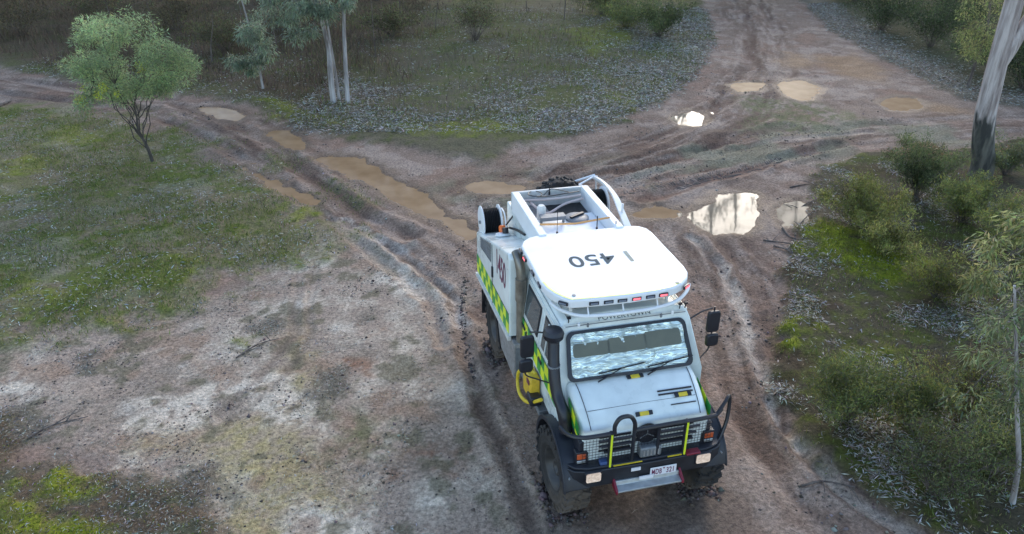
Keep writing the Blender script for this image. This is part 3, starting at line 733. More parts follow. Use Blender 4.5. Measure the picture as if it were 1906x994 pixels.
M['litter'] = leaf_mat('fallen_gum_leaves', 0.1, 0.6)
M['grass'] = leaf_mat('short_grass', 0.3, 0.6)
M['leaf'] = leaf_mat('foliage', 0.5, 0.55)
PALE = [(0.38, 0.37, 0.33), (0.26, 0.245, 0.205), (0.24, 0.18, 0.115), (0.11, 0.08, 0.05), (0.48, 0.47, 0.42)]
def flat_leaves(name, P, label, weights, Lr=(0.07, 0.16), wr=(0.014, 0.028), up=0.25):
    n = len(P); a = RNG.uniform(0, 2 * math.pi, n)
    D = np.c_[np.cos(a), np.sin(a), RNG.normal(0, up, n)]
    Nn = np.c_[RNG.normal(0, .45, n), RNG.normal(0, .45, n), np.ones(n)]
    P = P + np.array([0, 0, 0.012])
    me = leaf_mesh(name, P, D, RNG.uniform(*Lr, n), RNG.uniform(*wr, n), pick_cols(n, PALE, weights), Nn, 0.08)
    o = link_mesh(name, me, M['litter'])
    return tag(o, label, 'leaf litter', kind='stuff')

def clumpy(x, y, s, lo, hi, seed):
    return sstep(lo, hi, fbm(x, y, s, 4, seed))
P = scatter(400000, -22, 16, 24.5, 50, lambda x, y, m: sstep(.35, -.1, m['bt_d'] + m['w2'] * 1.2) * (0.10 + 0.90 * sstep(-8, -.8, m['bt_d'])) * np.clip(0.10 + 0.90 * clumpy(x, y, .55, .40, .58, 71) + .6 * sstep(-3.2, -.6, m['bt_d']), 0, 1) * (1 - .7 * m['moss']) * np.where(x < -8, .18, 1.0))
flat_leaves('leaf_litter', P, 'pale fallen gum leaves strewn over the bank behind the truck', (4, 3, 2, 2, 3), (0.05, 0.24), (0.014, 0.038))
P = scatter(190000, 2, 13, 6.4, 22, lambda x, y, m: m['bank_right'] * (0.05 + 0.95 * clumpy(x, y, .9, .45, .58, 72)) * (1 - .85 * m['moss']) * np.where(y > 12, .7, 1))
flat_leaves('leaf_litter', P, 'grey and brown gum leaves under the feathery shrubs on the right bank', (4, 4, 3, 3, 2), (0.04, 0.15), (0.009, 0.023))
P = scatter(80000, -19, -1.5, 11, 27.5, lambda x, y, m: m['meadow'] * (0.05 + 0.45 * clumpy(x, y, .8, .42, .60, 73)))
flat_leaves('leaf_litter', P, 'thin scatter of pale leaves in the green meadow by the wattle', (4, 3, 2, 2, 3), (0.06, 0.15), (0.013, 0.026))
P = scatter(110000, 9, 26, 22, 52, lambda x, y, m: m['bank_tr'] * (0.04 + 0.9 * sstep(-3.4, -0.6, m['btr_d'] + m['w1'] * 2)))
flat_leaves('leaf_litter', P, 'leaf litter banked along the far right edge of the road', (4, 3, 2, 2, 2), (0.09, 0.20), (0.018, 0.034))
P = scatter(90000, -9, 3, 6.3, 15, lambda x, y, m: m['clay'] * 0.30 * clumpy(x, y, .9, .55, .68, 74) + m['corner'] * 0.4 + m['spots'] * .8)
flat_leaves('leaf_litter', P, 'small leaves and bark flakes lying on the pale clay flat', (2, 3, 2, 5, 1), (0.03, 0.085), (0.005, 0.014))
P = scatter(6000, -14, 14, 7, 40, lambda x, y, m: (1 - m['veg']) * 0.30 * clumpy(x, y, .7, .5, .65, 75))
flat_leaves('leaf_litter', P, 'stray leaves and sticks on the muddy track', (3, 3, 2, 4, 2), (0.06, 0.22), (0.008, 0.02))

def grass(name, P, label, cols, w, Lr, wr, lean=0.55):
    n = len(P); a = RNG.uniform(0, 2 * math.pi, n); t = np.abs(RNG.normal(0, lean, n))
    D = np.c_[np.cos(a) * t, np.sin(a) * t, np.ones(n)]
    me = leaf_mesh(name, P - np.array([0, 0, .01]), D, RNG.uniform(*Lr, n), RNG.uniform(*wr, n), pick_cols(n, cols, w), None, 0.1)
    return tag(link_mesh(name, me, M['grass']), label, 'grass', kind='stuff')
GRN = [(0.11, 0.155, 0.03), (0.15, 0.18, 0.045), (0.20, 0.20, 0.075), (0.26, 0.225, 0.11)]
MSS = [(0.18, 0.225, 0.018), (0.13, 0.18, 0.018), (0.235, 0.265, 0.03), (0.09, 0.12, 0.02)]
P = scatter(130000, -19, -1, 11, 27.5, lambda x, y, m: np.clip(m['meadow'] * (0.15 + 0.75 * clumpy(x, y, .7, .42, .56, 81)) + .35 * m['green'], 0, 1))
grass('meadow_grass', P, 'short thin green grass covering the meadow beside the left track', GRN, (4, 3, 2, 1), (0.05, 0.13), (0.008, 0.02))
P = scatter(90000, -22, 15, 25, 48, lambda x, y, m: m['bank_top'] * (0.10 + 0.7 * clumpy(x, y, .6, .45, .58, 82)) * 0.7)
grass('bank_grass', P, 'dull green tufts among the leaves of the far bank', GRN, (3, 3, 3, 2), (0.08, 0.22), (0.012, 0.03))
P = scatter(60000, 2, 13, 6.4, 22, lambda x, y, m: m['bank_right'] * (0.10 + 0.8 * clumpy(x, y, .9, .46, .58, 83)))
grass('bank_grass', P, 'short olive grass below the shrubs of the right bank', GRN, (4, 4, 2, 1), (0.04, 0.12), (0.006, 0.016))
P = np.concatenate([scatter(70000, -8, 2, 6.3, 16, lambda x, y, m: m['moss'] + 0.12 * m['corner']), scatter(90000, 2, 11, 8, 20, lambda x, y, m: m['moss']),
                    scatter(120000, -20, 12, 14, 42, lambda x, y, m: m['moss'] * .8)])
grass('moss', P, 'bright yellow-green moss cushions on the banks', MSS, (4, 3, 2, 2), (0.025, 0.07), (0.008, 0.018), 0.8)

# mud clods
def clods(name, P, S, col, label):
    n = len(P)
    base = np.array([(1, 0, 0), (0, 1, 0), (-1, 0, 0), (0, -1, 0), (0, 0, .8), (0, 0, -.5)], float)
    F0 = np.array([(0, 1, 4), (1, 2, 4), (2, 3, 4), (3, 0, 4), (1, 0, 5), (2, 1, 5), (3, 2, 5), (0, 3, 5)])
    V = base[None] * (S[:, None, None] * RNG.uniform(.55, 1.3, (n, 6, 1)))
    a = RNG.uniform(0, 6.28, n); ca, sa = np.cos(a)[:, None], np.sin(a)[:, None]
    V = np.stack([V[..., 0] * ca - V[..., 1] * sa, V[..., 0] * sa + V[..., 1] * ca, V[..., 2]], -1) + P[:, None, :]
    F = (F0[None] + 6 * np.arange(n)[:, None, None]).reshape(-1, 3)
    me = np_mesh(name, V.reshape(-1, 3), F, np.repeat(col, 6, axis=0), smooth=True)
    return tag(link_mesh(name, me, M['litter']), label, 'mud clods', kind='stuff')
MUD = [(0.085, 0.062, 0.052), (0.13, 0.10, 0.085), (0.19, 0.155, 0.14), (0.30, 0.275, 0.26)]
P = scatter(70000, -12, 14, 6.5, 34, lambda x, y, m: (1 - m['veg']) * (0.04 + 0.6 * np.maximum.reduce([t[2] for t in m['tracks']]) * clumpy(x, y, 1.1, .5, .62, 91)))
clods('mud_clods', P, np.abs(RNG.normal(0, .016, len(P))) + .006, pick_cols(len(P), MUD, (4, 3, 2, .6)), 'crumbs and clods of churned mud on the tracks')
P = scatter(60000, -9, 2, 6.3, 16, lambda x, y, m: m['clay'] * (0.035 + .4 * clumpy(x, y, 1.3, .56, .68, 92)))
clods('mud_clods', P, np.abs(RNG.normal(0, .010, len(P))) + .004, pick_cols(len(P), MUD, (5, 2, 1, .5)), 'small dark crumbs on the pale clay flat')

ca_, sa_ = math.cos(TRUCK_RZ), math.sin(TRUCK_RZ); Q = []
for wx, wy in ((.15, -1.0), (.15, 1.0), (-3.7, -1.0), (-3.7, 1.0)):
    for k in range(420):
        lx = wx + random.gauss(0, .26); ly = wy + random.choice((-1, 1)) * (.19 + abs(random.gauss(0, .05)))
        if random.random() < .35: lx = wx + random.choice((-1, 1)) * (.28 + abs(random.gauss(0, .08))); ly = wy + random.uniform(-.2, .2)
        Q.append((TRUCK_XY[0] + lx * ca_ - ly * sa_, TRUCK_XY[1] + lx * sa_ + ly * ca_, 0))
Q = np.array(Q); Q[:, 2] = height(Q[:, 0], Q[:, 1])
clods('mud_clods', Q, np.abs(RNG.normal(0, .022, len(Q))) + .012, pick_cols(len(Q), MUD, (4, 3, 1, .2)), 'wet mud squeezed up round the tyres of the truck')

# tyre tread prints pressed into the mud: rows of raised lugs between the imprints
def tread_row(pts, width, label):
    c = bez([(p[0], p[1], 0) for p in pts], 40)
    vs, sz = [], []
    acc = 0.0; V = []; F = []
    for a, b in zip(c[:-1], c[1:]):
        L = (b - a).length; acc += L
        if acc < 0.085: continue
        acc = 0.0
        d = (b - a).normalized(); s = Vector((-d.y, d.x, 0))
        for side in (-1, 1):
            if random.random() < 0.3: continue
            ctr = a + s * side * width * 0.27 + d * (0.04 if side > 0 else 0)
            u = (s + d * side * 0.55).normalized(); w = Vector((-u.y, u.x, 0))
            hh = random.uniform(.006, .022); l = width * .24 * random.uniform(.6, 1.1); q = .017
            b0 = len(V)
            for k, (i, j) in enumerate(((-1, -1), (1, -1), (1, 1), (-1, 1))):
                p = ctr + u * l * i + w * q * j; V.append((p.x, p.y, -0.02))
            for k, (i, j) in enumerate(((-.8, -.4), (.8, -.4), (.8, .4), (-.8, .4))):
                p = ctr + u * l * i + w * q * j; V.append((p.x, p.y, hh))
            F += [(b0 + 4, b0 + 5, b0 + 6, b0 + 7)] + [(b0 + i, b0 + (i + 1) % 4, b0 + 4 + (i + 1) % 4, b0 + 4 + i) for i in range(4)]
    V = np.array(V); V[:, 2] += height(V[:, 0], V[:, 1])
    me = np_mesh('tyre_print', V, np.array(F), pick_cols(len(V), [(0.115, 0.088, 0.075), (0.15, 0.12, 0.105)], (3, 2), .12))
    tag(link_mesh('tyre_print', me, M['litter']), label, 'tyre print', kind='stuff')
tread_row([(4.62, 19.99), (5.60, 20.62), (6.68, 21.15), (7.66, 21.75), (8.43, 22.38)], 0.42, 'chevron tyre print in the mud behind the bright puddle')
tread_row([(2.59, 18.94), (3.73, 19.71), (4.93, 20.41), (6.00, 20.97)], 0.40, 'tyre print curving away from the back of the truck')
tl = bez([(p[0], p[1], 0) for p in [(-1.03, 14.58), (-1.03, 13.53), (-0.97, 12.69), (-0.84, 11.75), (-0.65, 10.90)]], 40)
P = np.array([(q.x + random.gauss(0, .035), q.y + random.gauss(0, .05), 0) for q in tl]); P[:, 2] = height(P[:, 0], P[:, 1])
clods('mud_clods', P, np.abs(RNG.normal(0, .018, len(P))) + .012, pick_cols(len(P), MUD, (5, 2, .5, .1)), 'line of dark mud lumps dropped along the locker side of the truck')

# ------------------------------------------------------------------ trees and shrubs
M['bark_gum'] = bark_mat('pale_gum_bark', (0.15, 0.125, 0.115), (0.50, 0.47, 0.46), 5, .12)
M['bark_big'] = bark_mat('grey_pink_gum_bark', (0.20, 0.155, 0.14), (0.50, 0.43, 0.40), 8, .10, 1.0)
def char_foot(m, z0):
    '''charred fibrous stocking on the lower stem with a ragged upper edge'''
    nt = m.node_tree; N, L = nt.nodes, nt.links
    b = [n for n in N if n.type == 'BSDF_PRINCIPLED'][0]; src = b.inputs['Base Color'].links[0].from_socket
    tc = N.new('ShaderNodeTexCoord'); sp = N.new('ShaderNodeSeparateXYZ'); L.new(tc.outputs['Object'], sp.inputs[0])
    mp = N.new('ShaderNodeMapping'); mp.inputs['Scale'].default_value = (1, 1, .25); L.new(tc.outputs['Object'], mp.inputs[0])
    n = N.new('ShaderNodeTexNoise'); n.inputs['Scale'].default_value = 7; n.inputs['Detail'].default_value = 6; L.new(mp.outputs[0], n.inputs['Vector'])
    a = N.new('ShaderNodeMath'); a.operation = 'MULTIPLY_ADD'; a.inputs[1].default_value = 2.2; L.new(n.outputs['Fac'], a.inputs[0]); L.new(sp.outputs['Z'], a.inputs[2])
    r = N.new('ShaderNodeMapRange'); r.inputs[1].default_value = z0 + 1.3; r.inputs[2].default_value = z0 + .8; r.inputs[3].default_value = 0; r.inputs[4].default_value = 1; L.new(a.outputs[0], r.inputs[0])
    cr = N.new('ShaderNodeValToRGB'); cr.color_ramp.elements[0].position = .4; cr.color_ramp.elements[0].color = (.035, .034, .03, 1); cr.color_ramp.elements[1].position = .65; cr.color_ramp.elements[1].color = (.13, .12, .095, 1); L.new(n.outputs['Fac'], cr.inputs[0])
    mx = N.new('ShaderNodeMix'); mx.data_type = 'RGBA'; L.new(r.outputs[0], mx.inputs[0]); L.new(src, mx.inputs[6]); L.new(cr.outputs[0], mx.inputs[7]); L.new(mx.outputs[2], b.inputs['Base Color'])
char_foot(M['bark_big'], 1.75)
M['bark_dark'] = bark_mat('dark_wattle_bark', (0.030, 0.025, 0.022), (0.085, 0.070, 0.06), 8, .2)
M['twig'] = bark_mat('dry_twig_bark', (0.06, 0.045, 0.04), (0.17, 0.14, 0.12), 10, .2)

def limb(mb, a, b, r0, r1, sag=0.0, wob=0.06, n=5, seg=6, m=0):
    a = Vector(a); b = Vector(b); L = (b - a).length
    pts = []; rs = []
    for i in range(n + 1):
        t = i / n; p = a.lerp(b, t)
        if 0 < i < n: p = p + Vector((random.gauss(0, wob * L * .3), random.gauss(0, wob * L * .3), random.gauss(0, wob * L * .2)))
        p.z += sag * math.sin(math.pi * t) * L
        pts.append(p); rs.append(r0 + (r1 - r0) * t)
    mb.tube(pts, rs, seg, m)
    return pts

def clump_leaves(centres, radii, per, Lr, wr, cols, w, droop=0.0, flat=1.0, jit=.22):
    """leaf points in clumps: direction outward from the clump, drooping if asked"""
    Ps, Ds, C = [], [], []
    for c, r, k in zip(centres, radii, per):
        q = RNG.normal(size=(k, 3)); q = unit(q) * (RNG.uniform(0, 1, (k, 1)) ** .45)
        q[:, 2] *= flat
        Ps.append(np.array(c) + q * r)
        d = q + RNG.normal(0, .6, (k, 3)); d[:, 2] -= droop
        Ds.append(d)
        C.append(pick_cols(k, cols, w, jit) * (1 + .18 * RNG.normal()))
    P = np.concatenate(Ps); n = len(P)
    return P, np.concatenate(Ds), RNG.uniform(*Lr, n), RNG.uniform(*wr, n), np.clip(np.concatenate(C), .008, .8)

def plant_leaves(name, parent, args, mat=None, bend=.05):
    P, D, L, W_, C = args
    return link_mesh(name, leaf_mesh(name, P, D, L, W_, C, None, bend), mat or M['leaf'], parent)

# young wattle on the left
def wattle():
    bx, by = [(-11.00, 21.89)][0]
    z0 = float(height(np.array([bx]), np.array([by]))[0])
    t = empty('wattle_tree', (bx, by, z0)); tag(t, 'bushy young wattle with yellow-flowered sprigs standing alone in the meadow', 'tree')
    mb = MB()
    tr = bez([(0, 0, -.15), (-.10, .02, .5), (-.22, 0, 1.0), (-.20, .05, 1.5), (-.28, .1, 2.1)], 5)
    mb.tube(tr, [.055 - .038 * i / (len(tr) - 1) for i in range(len(tr))], 8)
    cs, rs = [], []
    lobes = [(-1.25, 2.9, .55), (-.75, 3.6, .55), (.0, 3.85, .55), (.65, 3.45, .55), (1.15, 2.95, .5), (-.3, 3.0, .8), (-1.05, 2.35, .42), (.45, 2.45, .45), (1.5, 3.15, .28), (-1.75, 2.75, .28), (-.45, 4.05, .25), (1.3, 2.5, .25), (-.5, 2.2, .4), (.2, 2.15, .3), (-1.45, 2.15, .28), (.95, 2.35, .3), (-.1, 1.9, .22), (-.9, 1.95, .22)]
    for lx, lz, lr in lobes:
        for q in range(max(3, int(lr * 15))):
            a = random.uniform(0, 2 * math.pi); u = random.uniform(-1, 1); e = math.sqrt(1 - u * u); k = random.uniform(.4, 1.1) * lr
            cs.append(Vector((lx + k * e * math.cos(a), random.uniform(-.75, .75) * (1.25 - .25 * abs(lx)) + k * e * math.sin(a), lz + k * u))); rs.append(random.uniform(.20, .46))
    forks = []
    for i in range(14):
        a = 2 * math.pi * i / 14 + random.uniform(-.3, .3); s = tr[random.randint(4, len(tr) - 3)]; ra = random.uniform(.45, .95)
        e = Vector((-.2 + ra * math.cos(a), .1 + ra * math.sin(a), random.uniform(1.9, 2.7)))
        limb(mb, s, e, .018, .009, .03, .12); forks.append(e)
    forks.append(tr[-1])
    for c in cs:
        f = min(forks, key=lambda q: (q - c).length)
        limb(mb, f, c, .009, .003, .03, .16, 4, 4)
    mb.build('trunk', M['bark_dark'], t, smooth=True)
    cols = [(0.31, 0.40, 0.20), (0.38, 0.46, 0.23), (0.24, 0.32, 0.17), (0.48, 0.53, 0.23)]
    plant_leaves('crown', t, clump_leaves(cs, rs, [int(80 + 420 * r) for r in rs], (.07, .16), (.012, .026), cols, (4, 3, 3, .8), .15, .75))
    fl = [Vector((-1.5, -.35, 1.98)), Vector((-.55, -1.1, 2.35)), Vector((-.3, -1.2, 2.6)), Vector((-1.25, -.6, 2.42)), Vector((.75, -1.0, 3.1)), Vector((.1, -1.35, 2.45))]
    limb_mb = MB(); limb(limb_mb, forks[4], fl[0], .010, .004, .02, .08, 4, 4); limb_mb.build('twig', M['bark_dark'], t)
    f = plant_leaves('flower_sprays', t, clump_leaves(fl, [.17, .12, .13, .12, .16, .09], [330, 90, 110, 70, 90, 60], (.03, .07), (.012, .022), [(0.62, 0.66, 0.06), (0.45, 0.52, 0.07), (0.30, 0.38, 0.08)], (3, 2, 1), 0))
wattle()

def gum_tree(base, path, r0, r1, label, clumps=None, per=150, Lr=(.10, .19), wr=(.018, .032), cols=None, w=None, bark='bark_gum', droop=1.1, limbs_from=None, group=None, lower=None, name='gum_tree'):
    """path: trunk points relative to the foot; clumps: (centre, radius) relative to the foot"""
    bx, by = base; z0 = float(height(np.array([bx]), np.array([by]))[0])
    t = empty(name, (bx, by, z0)); tag(t, label, 'tree', group)
    tr = bez([(0, 0, -.2)] + path, 6)
    mb = MB(); n = len(tr)
    rs = [r0 + (r1 - r0) * (i / (n - 1)) ** .8 for i in range(n)]
    rs[0] *= 1.3; rs[1] *= 1.15; rs[2] *= 1.06
    mb.tube(tr, rs, 14 if r0 > .15 else 9)
    if clumps:
        for c, r in clumps:
            dh = math.hypot(c[0], c[1])
            s = min(tr, key=lambda p: (p - Vector(c)).length + abs(p.z - c[2] - .35 * dh))
            limb(mb, s, c, max(.008, r1 * .25), .003, .12, .14, 6, 5, 1)
    mb.build('trunk', [M[bark], M['twig']], t, smooth=True, angle=60)
    if clumps:
        cols = cols or [(0.22, 0.28, 0.20), (0.285, 0.335, 0.235), (0.155, 0.20, 0.145), (0.37, 0.39, 0.28)]
        plant_leaves('crown', t, clump_leaves([c for c, r in clumps], [r for c, r in clumps], [per] * len(clumps), Lr, wr, cols, w or (4, 3, 3, 1), droop, .9))
    return t

def cloud(n, c, s, r=(.25, .45), seed=0):
    rr = random.Random(seed); o = []
    for i in range(n):
        o.append((Vector((c[0] + rr.uniform(-1, 1) * s[0], c[1] + rr.uniform(-1, 1) * s[1], c[2] + rr.uniform(-1, 1) * s[2])), rr.uniform(*r)))
    return o
g = 'pale gum stems beside the left track'
gum_tree([(-6.78, 28.23)][0], [(-.02, 0, .5), (0, 0, 1.2), (.0, .1, 2.0), (-.12, .1, 2.9), (-.3, .1, 4.0), (-.6, .2, 6.5), (-.9, .3, 9.0)], .135, .05,
         'leaning pale gum with a drooping blue-green crown reaching over the track edge',
         cloud(8, (-2.3, -.3, 2.2), (.5, .5, .6), (.3, .5), 1) + cloud(4, (-3.3, -.4, 1.5), (.45, .3, .3), (.22, .34), 2) + cloud(12, (-1.2, -.2, 3.3), (1.1, .6, .7), (.3, .5), 3) + cloud(5, (.6, -.1, 3.6), (.6, .4, .5), (.25, .45), 4) + cloud(30, (-.7, 0, 6.5), (1.8, 1.5, 2.2), (.4, .7), 5), 300, (.12, .22), (.022, .038))
gum_tree([(-6.23, 28.15)][0], [(.02, 0, .6), (.06, 0, 1.5), (.12, 0, 2.5), (.22, 0, 3.8), (.35, 0, 6.5), (.5, 0, 9.0)], .105, .04,
         'straight whitish gum stem beside the leaning pale gum', cloud(26, (.5, 0, 7.0), (1.4, 1.3, 1.8), (.4, .7), 6), 120)
gum_tree([(-6.65, 28.60)][0], [(-.02, 0, .6), (-.06, 0, 1.5), (-.12, 0, 2.6), (-.2, 0, 4.5)], .07, .025,
         'thin grey gum stem between the two pale gums', cloud(5, (-.2, 0, 4.8), (.5, .5, .6), (.3, .4), 7), 100)
gum_tree([(-10.03, 30.17)][0], [(-.04, 0, .8), (-.1, 0, 1.8), (-.22, 0, 2.8), (-.4, 0, 4.2), (-.6, 0, 6)], .055, .02,
         'slender crooked sapling stem to the track side of the pale gums', cloud(4, (.3, -.2, 3.1), (.5, .3, .5), (.25, .35), 8) + cloud(8, (-.4, 0, 5.5), (.8, .8, .8), (.3, .5), 9), 110)
# foliage reaching in at the far left
gum_tree([(-27.21, 35.96)][0], [(.1, 0, 1.5), (.2, 0, 3), (.3, 0, 5), (.2, 0, 7)], .10, .03, 'blue-green gum reaching in beyond the left end of the track',
         cloud(10, (1.5, -.6, 3.0), (.9, .6, 1.0), (.3, .5), 10) + cloud(14, (.3, 0, 5.6), (1.2, 1.2, 1.4), (.4, .6), 11), 130)
# the big leaning gum at the right
bg = gum_tree([(13.56, 20.49)][0], [(-.02, 0, .4), (-.20, 0, 1.0), (-.36, .02, 1.8), (-.40, .05, 2.6), (-.43, .08, 3.5), (-.45, .1, 4.9), (-.5, .1, 6.4), (-.4, .1, 8)], .33, .20,
              'thick leaning gum trunk with a charred foot at the edge of the right bank', cloud(22, (1.0, 1.0, 8.5), (2.2, 1.8, 1.2), (.5, .8), 12), 120, bark='bark_big', lower=1.75, droop=.9)
mb = MB(); limb(mb, (-.40, .06, 3.1), (.75, .1, 6.2), .19, .13, 0, .03, 6, 12); mb.build('fork', M['bark_big'], bg, smooth=True, angle=60)
# gum saplings on the right bank
SUNNY = [(0.25, 0.28, 0.11), (0.34, 0.35, 0.17), (0.17, 0.20, 0.08), (0.44, 0.41, 0.20)]  # leaf colours brightened to look sunlit
gum_tree([(9.66, 11.93)][0], [(-.15, 0, .8), (-.35, .05, 1.5), (-.55, 0, 2.1), (-.7, 0, 2.5)], .035, .010,
         'yellowish gum sapling with long hanging leaves at the edge of the right bank', cloud(16, (-1.0, -.1, 1.75), (.55, .5, .55), (.16, .28), 13) + cloud(6, (-.5, 0, 2.3), (.4, .4, .3), (.15, .25), 14), 70, (.12, .20), (.020, .034), SUNNY, (4, 3, 2, 1.5), 'twig', .9)
gum_tree([(7.07, 7.79)][0], [(-.17, 0, .7), (-.42, .03, 1.5), (-.68, 0, 2.25), (-.90, 0, 2.9), (-1.1, 0, 3.5)], .042, .014,
         'thin pale sapling stem with sparse drooping leaves at the near end of the right bank', cloud(26, (-.95, .1, 2.55), (.5, .5, .75), (.14, .26), 15), 60, (.10, .17), (.014, .024), [(0.16, 0.20, 0.10), (0.22, 0.25, 0.14), (0.11, 0.14, 0.07)], (3, 2, 2), 'bark_gum', .9)
# leaves coloured as if sunlit and dark thicket beyond the big gum
gum_tree([(18.61, 30.59)][0], [(.05, 0, 1), (.1, 0, 2.2), (-.1, 0, 3.6), (-.2, 0, 5)], .07, .03, 'yellow-green leafy gum growing behind the big leaning trunk',
         cloud(24, (-.2, -.2, 2.6), (.9, .6, 1.3), (.3, .5), 16), 130, (.10, .18), (.018, .03), [(0.25, 0.28, 0.10), (0.36, 0.36, 0.14), (0.15, 0.18, 0.07)], (3, 2, 2), 'twig', .8)

def shrub(base, h, r, label, cols, w=None, stems=18, n=7000, Lr=(.05, .12), wr=(.010, .022), lean=.55, group=None, leafy=(.25, 1.0), spread=.20, name='shrub', offset=(0, 0)):
    """feathery shrub: many thin stems fanning out, short narrow leaves all along them"""
    bx, by = base; z0 = float(height(np.array([bx]), np.array([by]))[0])
    t = empty(name, (bx, by, z0)); tag(t, label, 'shrub', group)
    mb = MB(); Ps = []; Cs = []
    n = int(n * 0.8); per = max(1, n // stems)
    for i in range(stems):
        a = 2 * math.pi * (i + random.random()) / stems; k = random.random() ** .6; hh = h * random.uniform(.6, 1.05) * (1 - .35 * k)
        e = Vector((r * k * math.cos(a) + offset[0] * hh / h, r * k * math.sin(a) + offset[1] * hh / h, hh))
        s = Vector((random.gauss(0, .05), random.gauss(0, .05), -.05))
        m = s.lerp(e, .5) + Vector((random.gauss(0, .06), random.gauss(0, .06), .08 * h))
        c = bez([s, m, e], 5)
        mb.tube(c, [.012 - .009 * j / (len(c) - 1) for j in range(len(c))], 4)
        # sprigs off the stem
        ns = 7; sub = []
        for j in range(ns):
            p = c[min(len(c) - 1, int(len(c) * random.uniform(leafy[0], leafy[1])))]
            d = Vector((random.gauss(0, 1), random.gauss(0, 1), random.uniform(.1, 1.2))).normalized() * random.uniform(.12, .34) * (h ** .4)
            mb.tube([p, p + d * .6, p + d], [.004, .003, .002], 3)
            sub.append((p, p + d))
        sub.append((c[len(c) // 2], c[-1]))
        tone = 1 + .22 * random.gauss(0, 1)
        for (p, q) in sub:
            k2 = per // len(sub)
            tt = RNG.uniform(0.1, 1.08, (k2, 1))
            P = np.array(p) + (np.array(q) - np.array(p)) * tt + RNG.normal(0, spread * .38, (k2, 3))
            Ps.append(P); Cs.append(pick_cols(k2, cols, w or [1] * len(cols), .2) * tone)
    mb.build('stems', M['twig'], t)
    P = np.concatenate(Ps); C = np.clip(np.concatenate(Cs), .008, .7)
    P[:, 2] = np.maximum(P[:, 2], .02)
    D = RNG.normal(0, .8, (len(P), 3)); D[:, 2] += .7
    link_mesh('foliage', leaf_mesh('foliage', P, D, RNG.uniform(*Lr, len(P)), RNG.uniform(*wr, len(P)), C), M['leaf'], t)
    return t
OLIVE = [(0.196, 0.212, 0.055), (0.255, 0.259, 0.072), (0.145, 0.17, 0.051), (0.297, 0.281, 0.111)]
DKGRN = [(0.115, 0.148, 0.059), (0.152, 0.181, 0.074), (0.078, 0.104, 0.044), (0.192, 0.204, 0.081)]
BROWN = [(0.11, 0.095, 0.05), (0.085, 0.085, 0.045), (0.15, 0.12, 0.065), (0.06, 0.05, 0.032)]
shrub([(8.71, 17.11)][0], 1.15, 1.25, 'low olive-yellow feathery shrub beside the twigs at the bank corner', OLIVE, (3, 3, 2, 1), 30, 15000)
shrub([(10.92, 18.94)][0], 1.75, 1.05, 'tall dark green feathery shrub next to the big gum', DKGRN, (3, 3, 2, 1), 26, 15000)
shrub([(11.36, 17.27)][0], 1.25, 1.3, 'spreading olive-green shrub at the foot of the big gum', OLIVE[:3] + DKGRN[:2], None, 26, 14000)
shrub([(8.55, 15.49)][0], .75, .95, 'knee-high yellow-green shrub on the moss below the olive shrub', OLIVE, (2, 3, 1, 2), 20, 8000)
shrub([(8.82, 13.53)][0], .95, .85, 'small olive shrub between the moss and the hanging gum leaves', OLIVE[:3] + BROWN[:1], None, 18, 7000)
shrub([(5.38, 9.59)][0], 1.35, .8, 'fine dark green shrub leaning to the road, brushing the leaf litter', DKGRN[:2] + OLIVE[:1], None, 24, 15000, (.045, .10), (.008, .017))
shrub([(6.37, 9.46)][0], 1.05, .75, 'mid-green shrub standing behind the near dark bush', DKGRN[:2] + OLIVE[:2], None, 18, 9000, (.045, .10), (.008, .017))
shrub([(7.30, 9.59)][0], 1.45, .75, 'brownish half-dry shrub among the near saplings', BROWN[:3] + OLIVE[:2], None, 18, 9000, (.045, .10), (.008, .017))
shrub([(6.04, 8.00)][0], 1.15, .75, 'dark twiggy bush at the near end of the right bank', DKGRN[:3] + BROWN[3:], None, 22, 8500, (.04, .09), (.008, .015))
shrub([(7.06, 8.37)][0], 1.3, .7, 'dull green bush beside the thin pale sapling', DKGRN + OLIVE[:1], None, 18, 8000, (.045, .10), (.008, .017))
shrub([(11.54, 15.49)][0], 1.5, 1.0, 'green shrub behind the yellowish gum sapling', DKGRN[:2] + OLIVE[:2], None, 20, 9000)
shrub([(14.38, 20.62)][0], 1.2, .9, 'grey-green shrub on the far side of the big gum', DKGRN + [(0.15, 0.17, 0.13)], None, 18, 7000)
# thickets on the far banks
FAR = dict(Lr=(.09, .20), wr=(.02, .04), spread=.42)
shrub([(-1.89, 39.93)][0], 2.1, 1.7, 'bare-stemmed grey bush fanning up from the far bank', BROWN + DKGRN[:2], None, 34, 3500, leafy=(.45, 1), **FAR)
shrub([(7.72, 40.76)][0], 2.0, 2.3, 'dense dark bush at the inner corner of the far road', DKGRN, (3, 2, 4, 1), 34, 9000, **FAR)
shrub([(6.36, 43.30)][0], 1.5, 1.9, 'green thicket beside the dense dark bush on the far bank', DKGRN[:2] + OLIVE[:1], None, 26, 6000, **FAR)
shrub([(5.46, 47.59)][0], 1.7, 2.2, 'dull olive thicket deep on the far bank', DKGRN + BROWN[:2], None, 26, 5500, **FAR)
shrub([(-6.37, 41.04)][0], 1.6, 2.1, 'brown-green scrub behind the pale gums', BROWN + DKGRN[:2], None, 26, 5000, **FAR)
